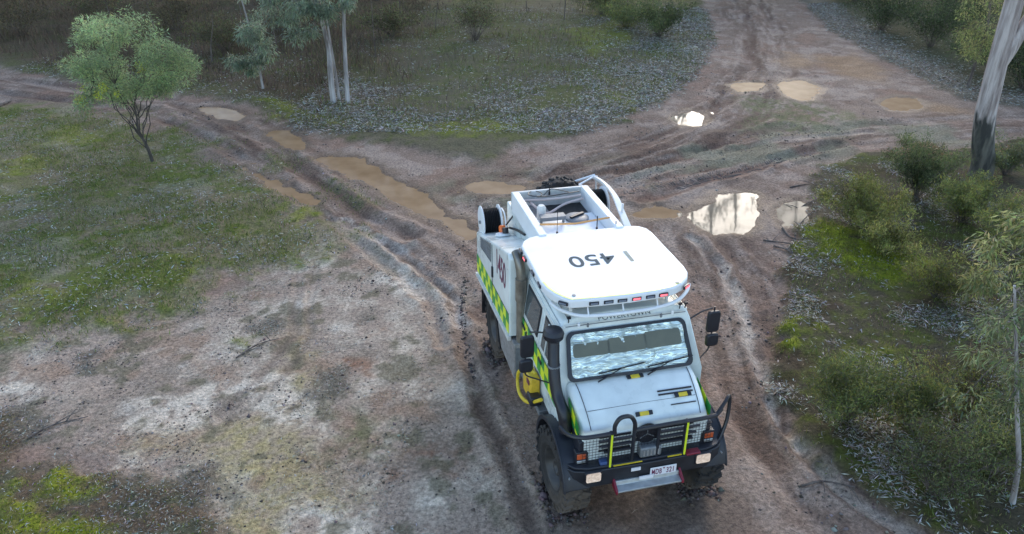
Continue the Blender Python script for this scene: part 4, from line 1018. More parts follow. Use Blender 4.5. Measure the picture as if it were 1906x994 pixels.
for i, (p, h, r) in enumerate([((-26.08, 41.04), 2.2, 2.6), ((-23.98, 44.93), 2.6, 2.6), ((-18.38, 42.52), 2.4, 2.6), ((-13.91, 37.12), 1.8, 2.0), ((-11.59, 42.52), 2.2, 2.4), ((-23.47, 52.74), 3.0, 3.2), ((-31.65, 53.90), 3.0, 3.2), ((-16.61, 53.90), 3.0, 3.0), ((-9.09, 52.74), 2.6, 3.0)]):
    shrub(p, h, r, ['brown leafless scrub under the trees past the left track', 'olive-brown undergrowth under the trees past the left track'][i % 2], BROWN if i % 2 == 0 else BROWN + DKGRN[:1], None, 24, 4200, group=['leafless scrub past the left track', 'undergrowth past the left track'][i % 2], **FAR)
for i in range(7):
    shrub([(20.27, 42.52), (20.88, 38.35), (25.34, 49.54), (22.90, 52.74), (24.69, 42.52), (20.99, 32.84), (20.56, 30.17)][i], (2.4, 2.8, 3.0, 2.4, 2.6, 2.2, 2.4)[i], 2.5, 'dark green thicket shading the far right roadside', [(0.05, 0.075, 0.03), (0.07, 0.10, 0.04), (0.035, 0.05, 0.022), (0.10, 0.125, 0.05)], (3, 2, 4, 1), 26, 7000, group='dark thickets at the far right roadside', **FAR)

# low brown undergrowth under the far trees, one mass
P = scatter(130000, -42, 16, 26, 60, lambda x, y, m: m['bank_top'] * sstep(np.where(x < -7, -.3, -3.0), np.where(x < -7, -2.2, -6.5), m['bt_d'] + np.where(x < -7, 1.5, 5) * (fbm(x, y, .22, 3, 95) - .5)) * (0.25 + .75 * clumpy(x, y, .35, .40, .60, 96)) * (.10 + .9 * sstep(-3, -9, x)))
n_ = len(P); a_ = RNG.uniform(0, 6.28, n_); t_ = np.abs(RNG.normal(0, .5, n_))
tone = fbm(P[:, 0], P[:, 1], .3, 3, 97)[:, None]
c_ = pick_cols(n_, [(0.125, 0.088, 0.06), (0.09, 0.066, 0.048), (0.09, 0.088, 0.045), (0.16, 0.12, 0.08)], (3, 3, 1.2, 1)) * (0.6 + .8 * tone)
me = leaf_mesh('undergrowth', P, np.c_[np.cos(a_) * t_, np.sin(a_) * t_, np.ones(n_)], RNG.uniform(.15, .6, n_) * (0.5 + tone[:, 0]), RNG.uniform(.015, .04, n_), np.clip(c_, .01, .6), None, .12)
tag(link_mesh('undergrowth', me, M['grass']), 'low brown bracken and dead grass under the trees of the far bank', 'undergrowth', kind='stuff')
# thin bare saplings standing in it
SAPP = [(-26.49, 42.52), (-27.75, 49.54), (-19.28, 37.73), (-16.56, 35.96), (-17.62, 44.93), (-13.77, 34.87), (-14.69, 42.52), (-10.98, 35.96), (-6.42, 35.96), (-6.80, 47.59), (-4.22, 42.52), (0.90, 48.55), (3.06, 45.78)]
for i, q in enumerate(SAPP):
    random.seed(400 + i); hh = random.uniform(2.2, 4.2); lx = random.uniform(-.5, .5)
    gum_tree(q, [(lx * .2, 0, hh * .3), (lx * .6, random.uniform(-.2, .2), hh * .65), (lx, 0, hh)], random.uniform(.022, .04), .008, 'thin bare sapling rising from the brown undergrowth of the far bank',
             cloud(5, (lx * .8, 0, hh * .8), (.6, .6, .5), (.25, .4), 500 + i), 26, (.08, .16), (.015, .03), BROWN + DKGRN[:1], (1, 1, 1, 1, 1), 'twig', .4, group='thin bare saplings on the far bank', name='sapling')
# the forest beyond the banks, unseen; heights and gap set to shape puddle reflections
random.seed(77)
fx = -60.0; i = 0
while fx < 66:
    low = 13.5 < fx < 30.0
    hh = random.uniform(9.4, 10.4) if low else random.uniform(17, 21)
    gum_tree((fx, random.uniform(59, 64) + (4 if i % 2 else 0)), [(random.uniform(-.3, .3), 0, hh * .4), (random.uniform(-.6, .6), 0, hh * .95)], .22, .05, 'unseen gum added at the forest edge to block puddle reflections',
             cloud(34 if low else 52, (0, 0, hh * .58), (2.6, 2.2, hh * .38), (.9, 1.4), 700 + i), 60, (.4, .75), (.16, .28), [(0.10, 0.135, 0.08), (0.075, 0.10, 0.06), (0.14, 0.17, 0.10)], (3, 2, 2), group='unseen gums added at the forest edge to block puddle reflections', name='forest_gum')
    fx += random.uniform(3.4, 5.0); i += 1
for x, y, hh in ((16.3, 62.0, 22), (18.0, 61.0, 24), (20.6, 63.5, 22), (25.5, 62, 21), (28.0, 63, 22)):  # thin trees put in out of view to streak the puddle's reflection
    gum_tree((x, y), [(.3, 0, hh * .4), (-.5, 0, hh * .7), (.2, 0, hh * .98)], .34, .10, 'unseen tall thin-crowned gum added to streak the bright puddle', cloud(13, (0, 0, hh * .82), (1.8, 1.6, hh * .22), (.5, .9), int(x * 10)), 34, (.3, .6), (.08, .16),
             [(0.10, 0.135, 0.08), (0.14, 0.17, 0.10)], (3, 2), group='unseen tall thin-crowned gums added to streak the bright puddle', name='forest_gum')

# dead leaf heaps by the big gum, twigs and fallen branches
def heap(p, r, h, n, label):
    bx, by = p
    q = RNG.normal(0, 1, (n, 2)) * r * .5
    z = h * np.exp(-(q ** 2).sum(1) / (r * r * .5)) + height(bx + q[:, 0], by + q[:, 1])
    P = np.c_[bx + q[:, 0], by + q[:, 1], z]
    a = RNG.uniform(0, 6.28, n); D = np.c_[np.cos(a), np.sin(a), RNG.normal(0, .5, n)]
    me = leaf_mesh('dead_leaf_heap', P, D, RNG.uniform(.09, .2, n), RNG.uniform(.02, .04, n), pick_cols(n, [(0.36, 0.22, 0.12), (0.28, 0.17, 0.09), (0.44, 0.31, 0.18)], (3, 2, 2)))
    tag(link_mesh('dead_leaf_heap', me, M['litter']), label, 'dead leaves', kind='stuff')
heap([(12.80, 22.38)][0], .75, .35, 900, 'heap of orange dead leaves on the road side of the big gum')
heap([(15.26, 21.99)][0], .7, .3, 700, 'orange dead leaves lying beyond the big gum')
heap([(13.35, 18.10)][0], .45, .5, 500, 'straw-yellow dead fronds at the edge of the right bank')
def stick(pts, r, label, twigs=3, group=None):
    P = np.array(pts); z = height(P[:, 0], P[:, 1]) + r * .8
    mb = MB(); c = bez([(p[0], p[1], zz + .01) for p, zz in zip(pts, z)], 5)
    mb.tube(c, [r * (1 - .6 * i / (len(c) - 1)) for i in range(len(c))], 6)
    for k in range(twigs):
        i = random.randint(2, len(c) - 2); s = c[i]
        e = s + Vector((random.uniform(-.4, .4), random.uniform(-.4, .4), random.uniform(.02, .12)))
        mb.tube([s, s.lerp(e, .5) + Vector((0, 0, .02)), e], [r * .5, r * .4, r * .2], 5)
    tag(mb.build('fallen_branch', M['twig'], None, smooth=True), label, 'branch', group)
stick([(-19.28, 27.44), (-19.27, 28.08), (-19.29, 28.60)], .07, 'grey fallen log end lying in the grass by the left track', 0)
gb = 'dry twigs at the corner of the right bank'
for q in ([(6.08, 16.40), (6.43, 16.28), (6.85, 15.99)], [(6.73, 17.01), (6.83, 16.49), (7.15, 16.28)], [(6.94, 16.64), (7.34, 17.43), (7.92, 18.10)], [(7.84, 19.79), (8.36, 19.99), (8.72, 19.71)], [(7.36, 18.10), (7.87, 18.64), (8.21, 18.71)], [(6.23, 16.05), (6.46, 15.77), (6.53, 14.96)]):
    stick(q, .022, 'dark dry twig lying where the right bank meets the road', 4, gb)
stick([(4.21, 8.18), (4.54, 8.24), (4.97, 8.13)], .022, 'thin dead stick lying on the track edge below the dark shrub', 3)
stick([(5.20, 8.21), (5.60, 8.48), (6.04, 8.58)], .016, 'pale twig on the leaf litter before the near dark bush', 3)
stick([(-5.07, 11.43), (-4.80, 11.84), (-4.46, 12.08)], .018, 'thin dark twig lying across the clay flat', 3)
stick([(-7.62, 9.20), (-7.41, 9.52), (-6.96, 9.75)], .02, 'forked dry twig on the clay near the mossy corner', 3)
# ------------------------------------------------------------------ the fire truck (X forward, Y to its left, Z up, foot at the front axle)
T = empty('fire_truck', (TRUCK_XY[0], TRUCK_XY[1], 0.0), TRUCK_RZ)
tag(T, 'white off-road fire tanker numbered 1450 with yellow-green checks and black bull bar', 'fire truck')

def text_mesh(name, s, size, mat, parent, loc, rot, depth=0.002, offset=0.0, spacing=1.0, sx=1.0):
    cu = bpy.data.curves.new(name, 'FONT'); cu.body = s; cu.size = size; cu.extrude = depth; cu.offset = offset
    cu.align_x = 'CENTER'; cu.align_y = 'CENTER'; cu.space_character = spacing
    tmp = bpy.data.objects.new('tmp_text', cu); COL.objects.link(tmp)
    dg = bpy.context.evaluated_depsgraph_get(); dg.update()
    me = bpy.data.meshes.new_from_object(tmp.evaluated_get(dg))
    bpy.data.objects.remove(tmp)
    me.name = name; me.materials.clear()
    o = link_mesh(name, me, mat, parent, loc, rot)
    o.scale = (sx, 1, 1)
    return o
H90 = math.pi / 2

def rrect(w, h, r, n=5):
    o = []
    for cx, cy, a0 in ((w / 2 - r, h / 2 - r, 0), (-w / 2 + r, h / 2 - r, H90), (-w / 2 + r, -h / 2 + r, 2 * H90), (w / 2 - r, -h / 2 + r, 3 * H90)):
        for k in range(n + 1):
            a = a0 + H90 * k / n; o.append((cx + r * math.cos(a), cy + r * math.sin(a)))
    return o

# ---- chassis and underbody
mb = MB()
for s in (-1, 1): mb.box((-1.85, s * .42, .82), (5.0, .10, .22))
mb.box((-.2, 0, .95), (1.3, 1.1, .45)); mb.box((-2.2, 0, .9), (1.0, .9, .4)); mb.box((-4.3, 0, .95), (.3, 1.9, .25))
mb.tube([(.15, -.85, .58), (.15, .85, .58)], .085, 10); mb.tube([(-3.7, -.85, .58), (-3.7, .85, .58)], .085, 10)
mb.lathe([(.05, -.16), (.19, -.1), (.21, 0), (.19, .1), (.05, .16)], (.15, .12, .6), 'y', 14)
mb.lathe([(.05, -.16), (.19, -.1), (.21, 0), (.19, .1), (.05, .16)], (-3.7, .12, .6), 'y', 14)
mb.build('chassis', M['underbody'], T, bevel=.01)

# ---- wheels
def tyre_mesh():
    mb = MB(); R, w = .585, .18
    mb.lathe([(.30, -w * .85), (.40, -w), (.50, -w * 1.02), (.555, -w * .92), (R - .012, -w * .75), (R - .004, -w * .3), (R - .004, w * .3), (R - .012, w * .75), (.555, w * .92), (.50, w * 1.02), (.47, w * 1.06), (.45, w), (.40, w), (.38, w * 1.04), (.36, w), (.305, w * .80), (.29, 0), (.30, -w * .85)], (0, 0, 0), 'y', 44, 0, False)
    n = 22
    for k in range(n):
        for s in (-1, 1):
            a = 2 * math.pi * (k + (0.5 if s > 0 else 0)) / n
            Mx = Matrix.Rotation(-a, 3, 'Y')
            def bx(c, sz, tw):
                x, y, z = sz[0] / 2, sz[1] / 2, sz[2] / 2; vs = []
                R2 = Matrix.Rotation(tw, 3, 'X')
                for kk in (-1, 1):
                    for j in (-1, 1):
                        for i in (-1, 1):
                            tp = .82 if i > 0 else 1.0
                            v = R2 @ Vector((i * x, j * y * tp, kk * z * tp)) + Vector(c); vs.append(Mx @ v)
                mb.add(vs, [(0, 2, 3, 1), (4, 5, 7, 6), (0, 1, 5, 4), (2, 6, 7, 3), (0, 4, 6, 2), (1, 3, 7, 5)])
            bx((R + .004, s * w * .62, 0), (.042, w * .86, .062), s * .42)
            bx((.548, s * w * .99, .0), (.075, .030, .060), 0)
            if k % 2 == 0: bx((R + .002, s * w * .10, .03), (.034, w * .34, .06), -s * .5)
    return mb
tm = tyre_mesh()
rm = MB()
rm.lathe([(.02, .02), (.09, .10), (.12, .10), (.13, .03), (.21, .0), (.25, .05), (.285, .14), (.312, .155), (.312, -.15), (.28, -.15), (.02, -.15)], (0, 0, 0), 'y', 28)
for k in range(8):
    a = 2 * math.pi * k / 8
    rm.tube([(.165 * math.cos(a), .0, .165 * math.sin(a)), (.165 * math.cos(a), .05, .165 * math.sin(a))], .016, 6)
wheel_data = []
for i, (x, s, st) in enumerate(((.11, -1, .07), (.11, 1, .07), (-3.7, -1, 0), (-3.7, 1, 0))):
    w = empty('wheel'); w.parent = T; w.location = (x, s * .97, .60); w.rotation_euler = (0, random.uniform(0, 1), (math.pi if s < 0 else 0) + st)
    if i == 0:
        ty = tm.build('tyre', M['tyre'], w, smooth=True, angle=40); rimo = rm.build('rim', M['rim'], w, smooth=True, angle=40)
        wheel_data = [ty.data, rimo.data]
    else:
        for nm, me in zip(('tyre', 'rim'), wheel_data):
            o = bpy.data.objects.new(nm, me); COL.objects.link(o); o.parent = w

# ---- front flares and rear guards
def arch(xc, zc, r0, r1, a0, a1, ya, yb, n=14):
    o = MB(); rings = []
    for k in range(n + 1):
        a = math.radians(a0 + (a1 - a0) * k / n); ca, sa = math.cos(a), math.sin(a)
        rings.append([(xc + r0 * ca, ya, zc + r0 * sa), (xc + r1 * ca, ya, zc + r1 * sa), (xc + r1 * ca, yb, zc + r1 * sa), (xc + r0 * ca, yb, zc + r0 * sa)])
    return o.loft(rings)
for s in (-1, 1):
    o = arch(.10, .62, .675, .715, 14, 174, s * 1.15, s * .80).build('wheel_flare', M['navy'], T, bevel=.012, smooth=True)
    lip = arch(.10, .62, .66, .722, 12, 176, s * 1.165, s * 1.14).build('flare_lip', M['navy'], o, bevel=.006, smooth=True)
    mb = MB(); mb.prism([(-.55, .75), (-.62, 1.28), (.60, 1.36), (.66, 1.02), (.5, 1.0), (.30, 1.22), (-.1, 1.22), (-.45, .95)], 'y', s * .80, s * .86)
    mb.build('inner_guard', M['black'], T)
    arch(-3.7, .62, .66, .69, 10, 170, s * 1.19, s * .80).build('rear_guard', M['black'], T, smooth=True)
    mb = MB(); mb.box((-4.40, s * 1.0, .72), (.015, .40, .55), (0, .06, 0)); mb.build('mud_flap', M['black'], T)
    mb = MB(); mb.box((-2.98, s * 1.0, .80), (.015, .36, .45), (0, -.05, 0))
    mb.build('mud_flap', M['black'], T)

# ---- cab shell
def xf(z):
    return 0.02 if z < 1.90 else 0.02 - (z - 1.90) * 0.60
half = [(.95, 1.02), (1.03, 1.22), (1.035, 1.62), (1.03, 1.88), (.945, 2.50), (.915, 2.585), (.86, 2.635), (.72, 2.668), (.38, 2.684), (.0, 2.69)]
def ring(x_of):
    p = [(x_of(z), -y, z) for y, z in half] + [(x_of(z), y, z) for y, z in half[::-1][1:]]
    return p
mb = MB(); mb.loft([ring(lambda z: -2.02), ring(lambda z: -1.9), ring(lambda z: -1.0), ring(lambda z: xf(z) - .12), ring(xf)])
cab = mb.build('cab', M['white'], T, bevel=.022, smooth=True, seg=3)
# rain gutter and roof seam lines
for s in (-1, 1):
    mb = MB(); mb.tube([(-1.98, s * .922, 2.585), (-1.0, s * .922, 2.590), (-.42, s * .918, 2.590)], .011, 6); mb.build('rain_gutter', M['white'], cab)
    mb = MB(); mb.tube([(-1.98, s * .80, 2.662), (-.44, s * .80, 2.662)], .006, 5); mb.build('roof_seam', M['steel_grey'], cab)
# side doors with windows; the shell leans in above the belt line
def ysd(z): return 1.033 if z <= 1.88 else 1.03 - (z - 1.88) * (.085 / .62)
for s in (-1, 1):
    for x0, x1, nm in ((-.98, -.10, 'door'), (-1.90, -1.03, 'rear_door')):
        m1 = MB(); zs = (1.16, 1.22, 1.62, 1.88, 2.50); rings = []
        prof = [(x0, 1.16), (x1, 1.16), (x1, 1.88), (x1 - (.34 if nm == 'door' else 0), 2.53), (x0, 2.53)]
        outer = [(x, s * (ysd(z) + .012), z) for x, z in prof]; inner = [(x, s * (ysd(z) - .02), z) for x, z in prof]
        m1.loft([inner, outer]); d = m1.build(nm.replace('rear_', ''), M['white'], T, bevel=.006)
        wp = [(x0 + .07, 1.96), (x1 - .10, 1.96), (x1 - (.36 if nm == 'door' else .08), 2.46), (x0 + .07, 2.46)]
        sm = MB(); sm.loft([[(x, s * (ysd(z) + .0), z) for x, z in wp], [(x, s * (ysd(z) + .017), z) for x, z in wp]]); seal = sm.build('window', M['black_clean'], d, bevel=.004)
        cx = sum(p[0] for p in wp) / 4; cz = sum(p[1] for p in wp) / 4
        gp = [(cx + (x - cx) * .92, cz + (z - cz) * .89) for x, z in wp]
        gm = MB(); gm.loft([[(x, s * (ysd(z) + .005), z) for x, z in gp], [(x, s * (ysd(z) + .022), z) for x, z in gp]]); gm.build('pane', M['glass'], seal)
        hm = MB(); hm.box((x0 + .12, s * 1.055, 1.74), (.16, .03, .045)); hm.build('handle', M['black_clean'], d, bevel=.008)
        if nm == 'door':
            vm = MB(); vm.box((x0 + .30, s * (ysd(2.2) + .018), 2.2), (.03, .03, .50), (s * .13, 0, 0)); vm.build('window_divider', M['white'], d)

# yellow-green check bands
def checks(name, parent, side, x0, x1, z0, z1, nx, nz, y, skew=0.0, zslope=0.0, start=0):
    m2 = MB(); dx = (x1 - x0) / nx; dz = (z1 - z0) / nz
    for i in range(nx):
        for j in range(nz):
            xa = x0 + dx * i; za = z0 + dz * j
            q = []
            for (u, v) in ((xa, za), (xa + dx, za), (xa + dx, za + dz), (xa, za + dz)):
                q.append((u + skew * (v - z0), side * y, v + zslope * (u - x0)))
            m2.add(q, [(0, 1, 2, 3)], (i + j + start) % 2)
    return m2.build(name, [M['yellow'], M['green']], parent)
checks('check_band', T, -1, -1.95, -.08, 1.50, 1.86, 10, 2, 1.049)
checks('check_band', T, 1, -1.95, -.08, 1.50, 1.86, 10, 2, 1.049)

# ---- windscreen
def wpt(u, v, out=0.0):
    """u across (-1..1), v up the screen (0..1) on the raked front plane"""
    z = 1.935 + v * .575; y = u * (.905 - .055 * v)
    n = Vector((1, 0, .60)).normalized()
    p = Vector((xf(z), y, z)) + n * out
    return p
def scr_ring(wu, wv, r, out, n=6):
    pts = []
    for x, z in rrect(2 * wu, wv, r, n):
        pts.append(wpt(x, .5 + z, out))
    return pts
def rr2(su, sv, ru, rv, out, n=6):
    o = []
    for cx, cy, a0 in ((su - ru, sv - rv, 0), (-su + ru, sv - rv, H90), (-su + ru, -sv + rv, 2 * H90), (su - ru, -sv + rv, 3 * H90)):
        for k in range(n + 1):
            a = a0 + H90 * k / n; o.append(wpt(cx + ru * math.cos(a), .5 + cy + rv * math.sin(a), out))
    return o
mb = MB(); A = rr2(1.0, .5, .10, .15, -.01); B = rr2(1.0, .5, .10, .15, .022); Cc = rr2(.94, .44, .09, .13, .024); Dd = rr2(.935, .435, .09, .13, -.01)
n = len(A); mb.v = [tuple(p) for r_ in (A, B, Cc, Dd) for p in r_]
for k in range(3):
    for i in range(n):
        j = (i + 1) % n; mb.f.append((k * n + i, k * n + j, (k + 1) * n + j, (k + 1) * n + i)); mb.mi.append(0)
seal = mb.build('windscreen_seal', M['black_clean'], T, smooth=True)
# crinkled foil sunshade behind the glass
gu, gv = 64, 26; V = []
for j in range(gv):
    for i in range(gu):
        u = -.945 + 1.89 * i / (gu - 1); v = .055 + .89 * j / (gv - 1)
        k = (v + .25 * math.sin(u * 2.1) + .08 * math.sin(u * 7)) * 6
        cr = .008 * math.sin(k * 2.1 + 1.3 * math.sin(u * 9)) + .006 * math.sin(u * 23 + v * 15) + .005 * random.uniform(-1, 1)
        if v > .66: cr += .012 * math.sin(u * 30 + v * 6)
        V.append(wpt(u, v, .004 + cr * .55))
F = [(j * gu + i, j * gu + i + 1, (j + 1) * gu + i + 1, (j + 1) * gu + i) for j in range(gv - 1) for i in range(gu - 1)]
mb = MB(); mb.add(V, F); shade = mb.build('foil_sunshade', M['foil'], T, smooth=True, angle=80)
for (u0, u1, v0, v1) in ((-.90, -.31, .47, .74), (-.34, .30, .46, .77), (.27, .88, .46, .80)):
    o = []
    mb = MB()
    for out in (.006, .0125):
        rg = []
        cu_, cv_ = (u0 + u1) / 2, (v0 + v1) / 2; su, sv = (u1 - u0) / 2, (v1 - v0) / 2
        for cx, cy, a0 in ((su - .05, sv - .06, 0), (-su + .05, sv - .06, H90), (-su + .05, -sv + .06, 2 * H90), (su - .05, -sv + .06, 3 * H90)):
            for k in range(5):
                a = a0 + H90 * k / 4; rg.append(wpt(cu_ + cx + .05 * math.cos(a), cv_ + cy + .06 * math.sin(a), out))
        o.append(rg)
    mb.loft(o); mb.build('visor_panel', M['shade_panel'], shade)
mb = MB(); g = rr2(.945, .445, .09, .13, .0155); mb.add(g, [tuple(range(len(g)))]); mb.build('windscreen', M['screen'], T)
# wipers
for y0, y1, z1 in ((-.50, -.08, .10), (.20, .62, .10)):
    a = wpt(y0 / .9 * 1.0, -.055, .05); b = wpt((y0 + .16) / .9, .04, .05); c0 = wpt((y0 + .02) / .9, .10, .035); c1 = wpt((y1 + .28) / .9, .20, .035)
    mb = MB(); mb.tube([a, b], .012, 6); mb.tube([b, wpt((y0 + .35) / .9, .15, .045)], .008, 6); mb.tube([c0, c1], .009, 5); mb.build('wiper', M['black_clean'], T)

# ---- bonnet and grille
HP = [(-.02, 1.915), (.10, 1.895), (.26, 1.825), (.42, 1.735), (.53, 1.65), (.585, 1.585), (.61, 1.50)]
mb = MB(); rings = []
for x, z in [(-.06, 1.92)] + HP:
    t = (x + .06) / .67; hw = .915 - .035 * t
    rings.append([(x, -hw, 1.10), (x, -hw, z - .10), (x, -hw + .035, z - .035), (x, -hw + .10, z - .008), (x, -.4, z + .006), (x, 0, z + .012), (x, .4, z + .006), (x, hw - .10, z - .008), (x, hw - .035, z - .035), (x, hw, z - .10), (x, hw, 1.10)])
mb.loft(rings); bonnet = mb.build('bonnet', M['white'], T, smooth=True, angle=50)
def hz(x):
    for (a, b), (c, d) in zip(HP[:-1], HP[1:]):
        if a <= x <= c: return b + (d - b) * (x - a) / (c - a)
    return HP[0][1] if x < HP[0][0] else HP[-1][1]
def on_hood(mb, x0, y0, x1, y1, w, h=.008, lift=.004):
    pts = []
    for k in range(9):
        t = k / 8; x = x0 + (x1 - x0) * t; y = y0 + (y1 - y0) * t
        edge = .008 + .012 * min(1, max(0, .9 - abs(y)) / .9)
        pts.append(Vector((x, y, hz(x) + edge - .006 + lift)))
    mb.tube(pts, w, 6)
mb = MB()
for s in (-1, 1): on_hood(mb, .0, s * .80, .585, s * .765, .005, lift=-.004)
on_hood(mb, .40, -.76, .40, .76, .003, lift=-.003)
mb.build('panel_gap', M['black_clean'], bonnet)
for (x, y0, y1) in ((.30, .25, .74), (.345, .25, .74), (.475, .38, .74)):
    mb = MB(); on_hood(mb, x, y0, x, y1, .013 if x < .4 else .008); mb.build('bonnet_louvre', M['black_clean'], bonnet)
for (x, y) in ((.055, .02), (.39, .58), (.53, -.02)):
    mb = MB(); z = hz(x) + .03
    sl = math.atan2(hz(x + .03) - hz(x - .03), .06)
    mb.box((x, y, z), (.055, .13, .02), (0, -sl, 0)); hd = mb.build('bonnet_latch', M['hose_yellow'], bonnet, bevel=.004)
    mb = MB()
    for s in (-1, 1): mb.box((x, y + s * .09, z + .001), (.06, .055, .026), (0, -sl, 0))
    mb.build('latch_hook', M['black_clean'], hd, bevel=.006)
# grille face, slots, badge
mb = MB(); mb.prism([(-.86, 1.10), (.86, 1.10), (.875, 1.40), (.86, 1.52), (-.86, 1.52), (-.875, 1.40)], 'x', .52, .617); grille = mb.build('grille', M['white'], T, bevel=.015)
for z in (1.475, 1.40, 1.325, 1.25):
    for (y0, y1) in ((-.66, -.22), (.20, .66)):
        mb = MB(); mb.box((.622, (y0 + y1) / 2, z), (.02, y1 - y0, .032)); mb.build('grille_slat', M['black_clean'], grille, bevel=.006)
mb = MB(); mb.box((.622, 0, 1.335), (.022, .40, .05)); mb.build('badge_bar', M['navy'], grille, bevel=.006)
mb = MB(); mb.lathe([(.0, -.01), (.15, -.01), (.155, .012), (.13, .02), (.0, .012)], (.624, .0, 1.43), 'x', 28); bd = mb.build('badge', M['black_clean'], grille, smooth=True)
mb = MB()
for k in range(3):
    a = H90 + k * 2 * math.pi / 3
    mb.box((.645, .055 * math.cos(a), 1.43 + .055 * math.sin(a)), (.008, .012, .12), (-(a - H90) * -1, 0, 0))
mb.build('star', M['steel_grey'], bd)
# winch with fairlead
mb = MB(); mb.box((.68, .03, 1.20), (.14, .30, .16)); wi = mb.build('winch', M['steel_grey'], T, bevel=.02)
mb = MB()
for k in range(5): mb.box((.753, -.07 + .05 * k, 1.20), (.010, .02, .09))
mb.build('winch_fin', M['steel'], wi)
# corner lamps
for s in (-1, 1):
    mb = MB(); mb.box((.60, s * .90, 1.20), (.10, .16, .20)); cl = mb.build('corner_lamp', M['black_clean'], T, bevel=.01)
    mb = MB(); mb.box((.655, s * .90, 1.235), (.02, .125, .085)); mb.build('indicator', M['amber'], cl, bevel=.008)
    mb = MB(); mb.box((.655, s * .90, 1.15), (.02, .125, .045)); mb.build('side_light', M['steel'], cl, bevel=.008)
    mb = MB(); mb.box((.0, s * .955, 1.42), (.10, .03, .06)); mb.build('side_repeater', M['orange'], T, bevel=.008)
    mb = MB(); mb.prism([(.62, 1.10), (.62, 1.44), (.3, 1.48), (.3, 1.10)], 'y', s * .862, s * .93); mb.build('guard_filler', M['navy'], T, bevel=.01)
checks('bonnet_check', T, -1, .10, .56, 1.30, 1.80, 3, 3, .925, zslope=-.35, start=1)
checks('bonnet_check', T, 1, .10, .56, 1.30, 1.80, 3, 3, .925, zslope=-.35, start=1)
# stone guard mesh in front of the grille
mb = MB(); r = .0032
y = -.90
while y <= .901:
    mb.box((.685, y, 1.315), (.004, .004, .40)); y += .045
z = 1.125
while z <= 1.51:
    mb.box((.688, 0, z), (.004, 1.80, .004)); z += .045
mb.build('stone_guard_mesh', M['black_clean'], T)

# ---- bumper, bull bar
mb = MB()
plan = [(.50, -1.15), (.60, -1.145), (.735, -1.03), (.785, -.85), (.80, 0), (.785, .85), (.735, 1.03), (.60, 1.145), (.50, 1.15), (.52, 1.08), (.62, .98), (.66, .8), (.67, 0), (.66, -.8), (.62, -.98), (.52, -1.08)]
mb.prism(plan, 'z', .80, 1.075); bump = mb.build('bumper', M['black'], T, bevel=.012)
mb = MB(); mb.prism([(.50, -1.12), (.60, -1.115), (.72, -1.0), (.765, -.84), (.775, 0), (.765, .84), (.72, 1.0), (.60, 1.115), (.50, 1.12), (.5, .8), (.52, 0), (.5, -.8)], 'z', 1.078, 1.115); mb.build('bumper_top', M['navy'], bump, bevel=.01)
for s in (-1, 1):
    mb = MB(); mb.box((.79, s * .775, .985), (.03, .235, .175)); hl = mb.build('headlight', M['black_clean'], T, bevel=.01)
    mb = MB(); mb.prism(rrect(.20, .145, .025), 'x', .79, .814); o = mb.build('lens', M['headlamp'], hl, loc=(0, s * .775, .985))
    for k in (0, 1):
        mb = MB(); mb.tube([(.70 - .03 * k * 0, s * (1.07 + .05 * k), .965 - .0 * k), (.745 - .045 * k, s * (1.085 + .05 * k), .965)], .012, 8); mb.build('bolt', M['steel'], bump)
mb = MB(); mb.box((.805, -.19, 1.005), (.012, .13, .05)); mb.build('sticker', M['plate'], bump)
mb = MB(); mb.box((.70, -.60, 1.135), (.10, .14, .05)); mb.build('winch_plug', pmat('blue_plug_plastic', (.05, .09, .22), .4), bump, bevel=.01)
mb = MB(); mb.box((.765, .62, 1.10), (.10, .20, .035)); mb.build('recovery_point', M['red'], bump, bevel=.01)
# posts and hoops
for yy in (-.545, .50):
    mb = MB(); mb.tube([(.74, yy, 1.05), (.74, yy, 1.64)], .034, 10); po = mb.build('bull_bar_post', M['black_clean'], T, smooth=True)
    mb = MB(); mb.tube([(.768, yy, 1.09), (.768, yy, 1.62)], .016, 8); mb.build('reflective_strip', M['yellow'], po, smooth=True)
mb = MB()
mb.tube(bez([(.42, -1.13, 1.58), (.62, -1.07, 1.60), (.72, -.92, 1.61), (.74, -.70, 1.615), (.74, -.52, 1.62)], 5), .029, 8)
mb.tube(bez([(.74, -.50, 1.60), (.735, -.505, 1.73), (.73, -.45, 1.83), (.73, -.37, 1.855), (.73, -.29, 1.83), (.735, -.235, 1.73), (.74, -.23, 1.60)], 5), .029, 8)
mb.tube([(.74, -.24, 1.615), (.74, .3, 1.622), (.74, .70, 1.622), (.72, .92, 1.62), (.60, 1.06, 1.60)], .029, 8)
mb.tube(bez([(.72, .92, 1.62), (.60, 1.10, 1.72), (.52, 1.19, 1.74), (.50, 1.23, 1.62), (.55, 1.20, 1.36), (.62, 1.10, 1.14), (.66, 1.02, 1.06)], 6), .026, 8)
mb.build('bull_bar', M['black_clean'], T, smooth=True)
for yy in (-.235, .115):
    mb = MB(); mb.tube([(.735, yy, 1.05), (.74, yy, 1.615)], .024, 8); mb.build('bull_bar_upright', M['navy'], T, smooth=True)
for zz, y0, y1 in ((1.50, -.70, .70), (1.40, -.66, .66), (1.30, -.62, .62)):
    mb = MB(); mb.tube([(.718, y0, zz), (.718, -.25, zz)], .019, 6); mb.build('bull_bar_rail', M['navy'], T)
    mb = MB(); mb.tube([(.718, .12, zz), (.718, y1, zz)], .019, 6); mb.build('bull_bar_rail', M['navy'], T)
for (a, b) in ((-.50, -.1), (.26, .46)):
    mb = MB(); mb.box((.775, (a + b) / 2, 1.10), (.02, b - a, .012)); mb.build('edge_strip', M['hose_yellow'], bump)
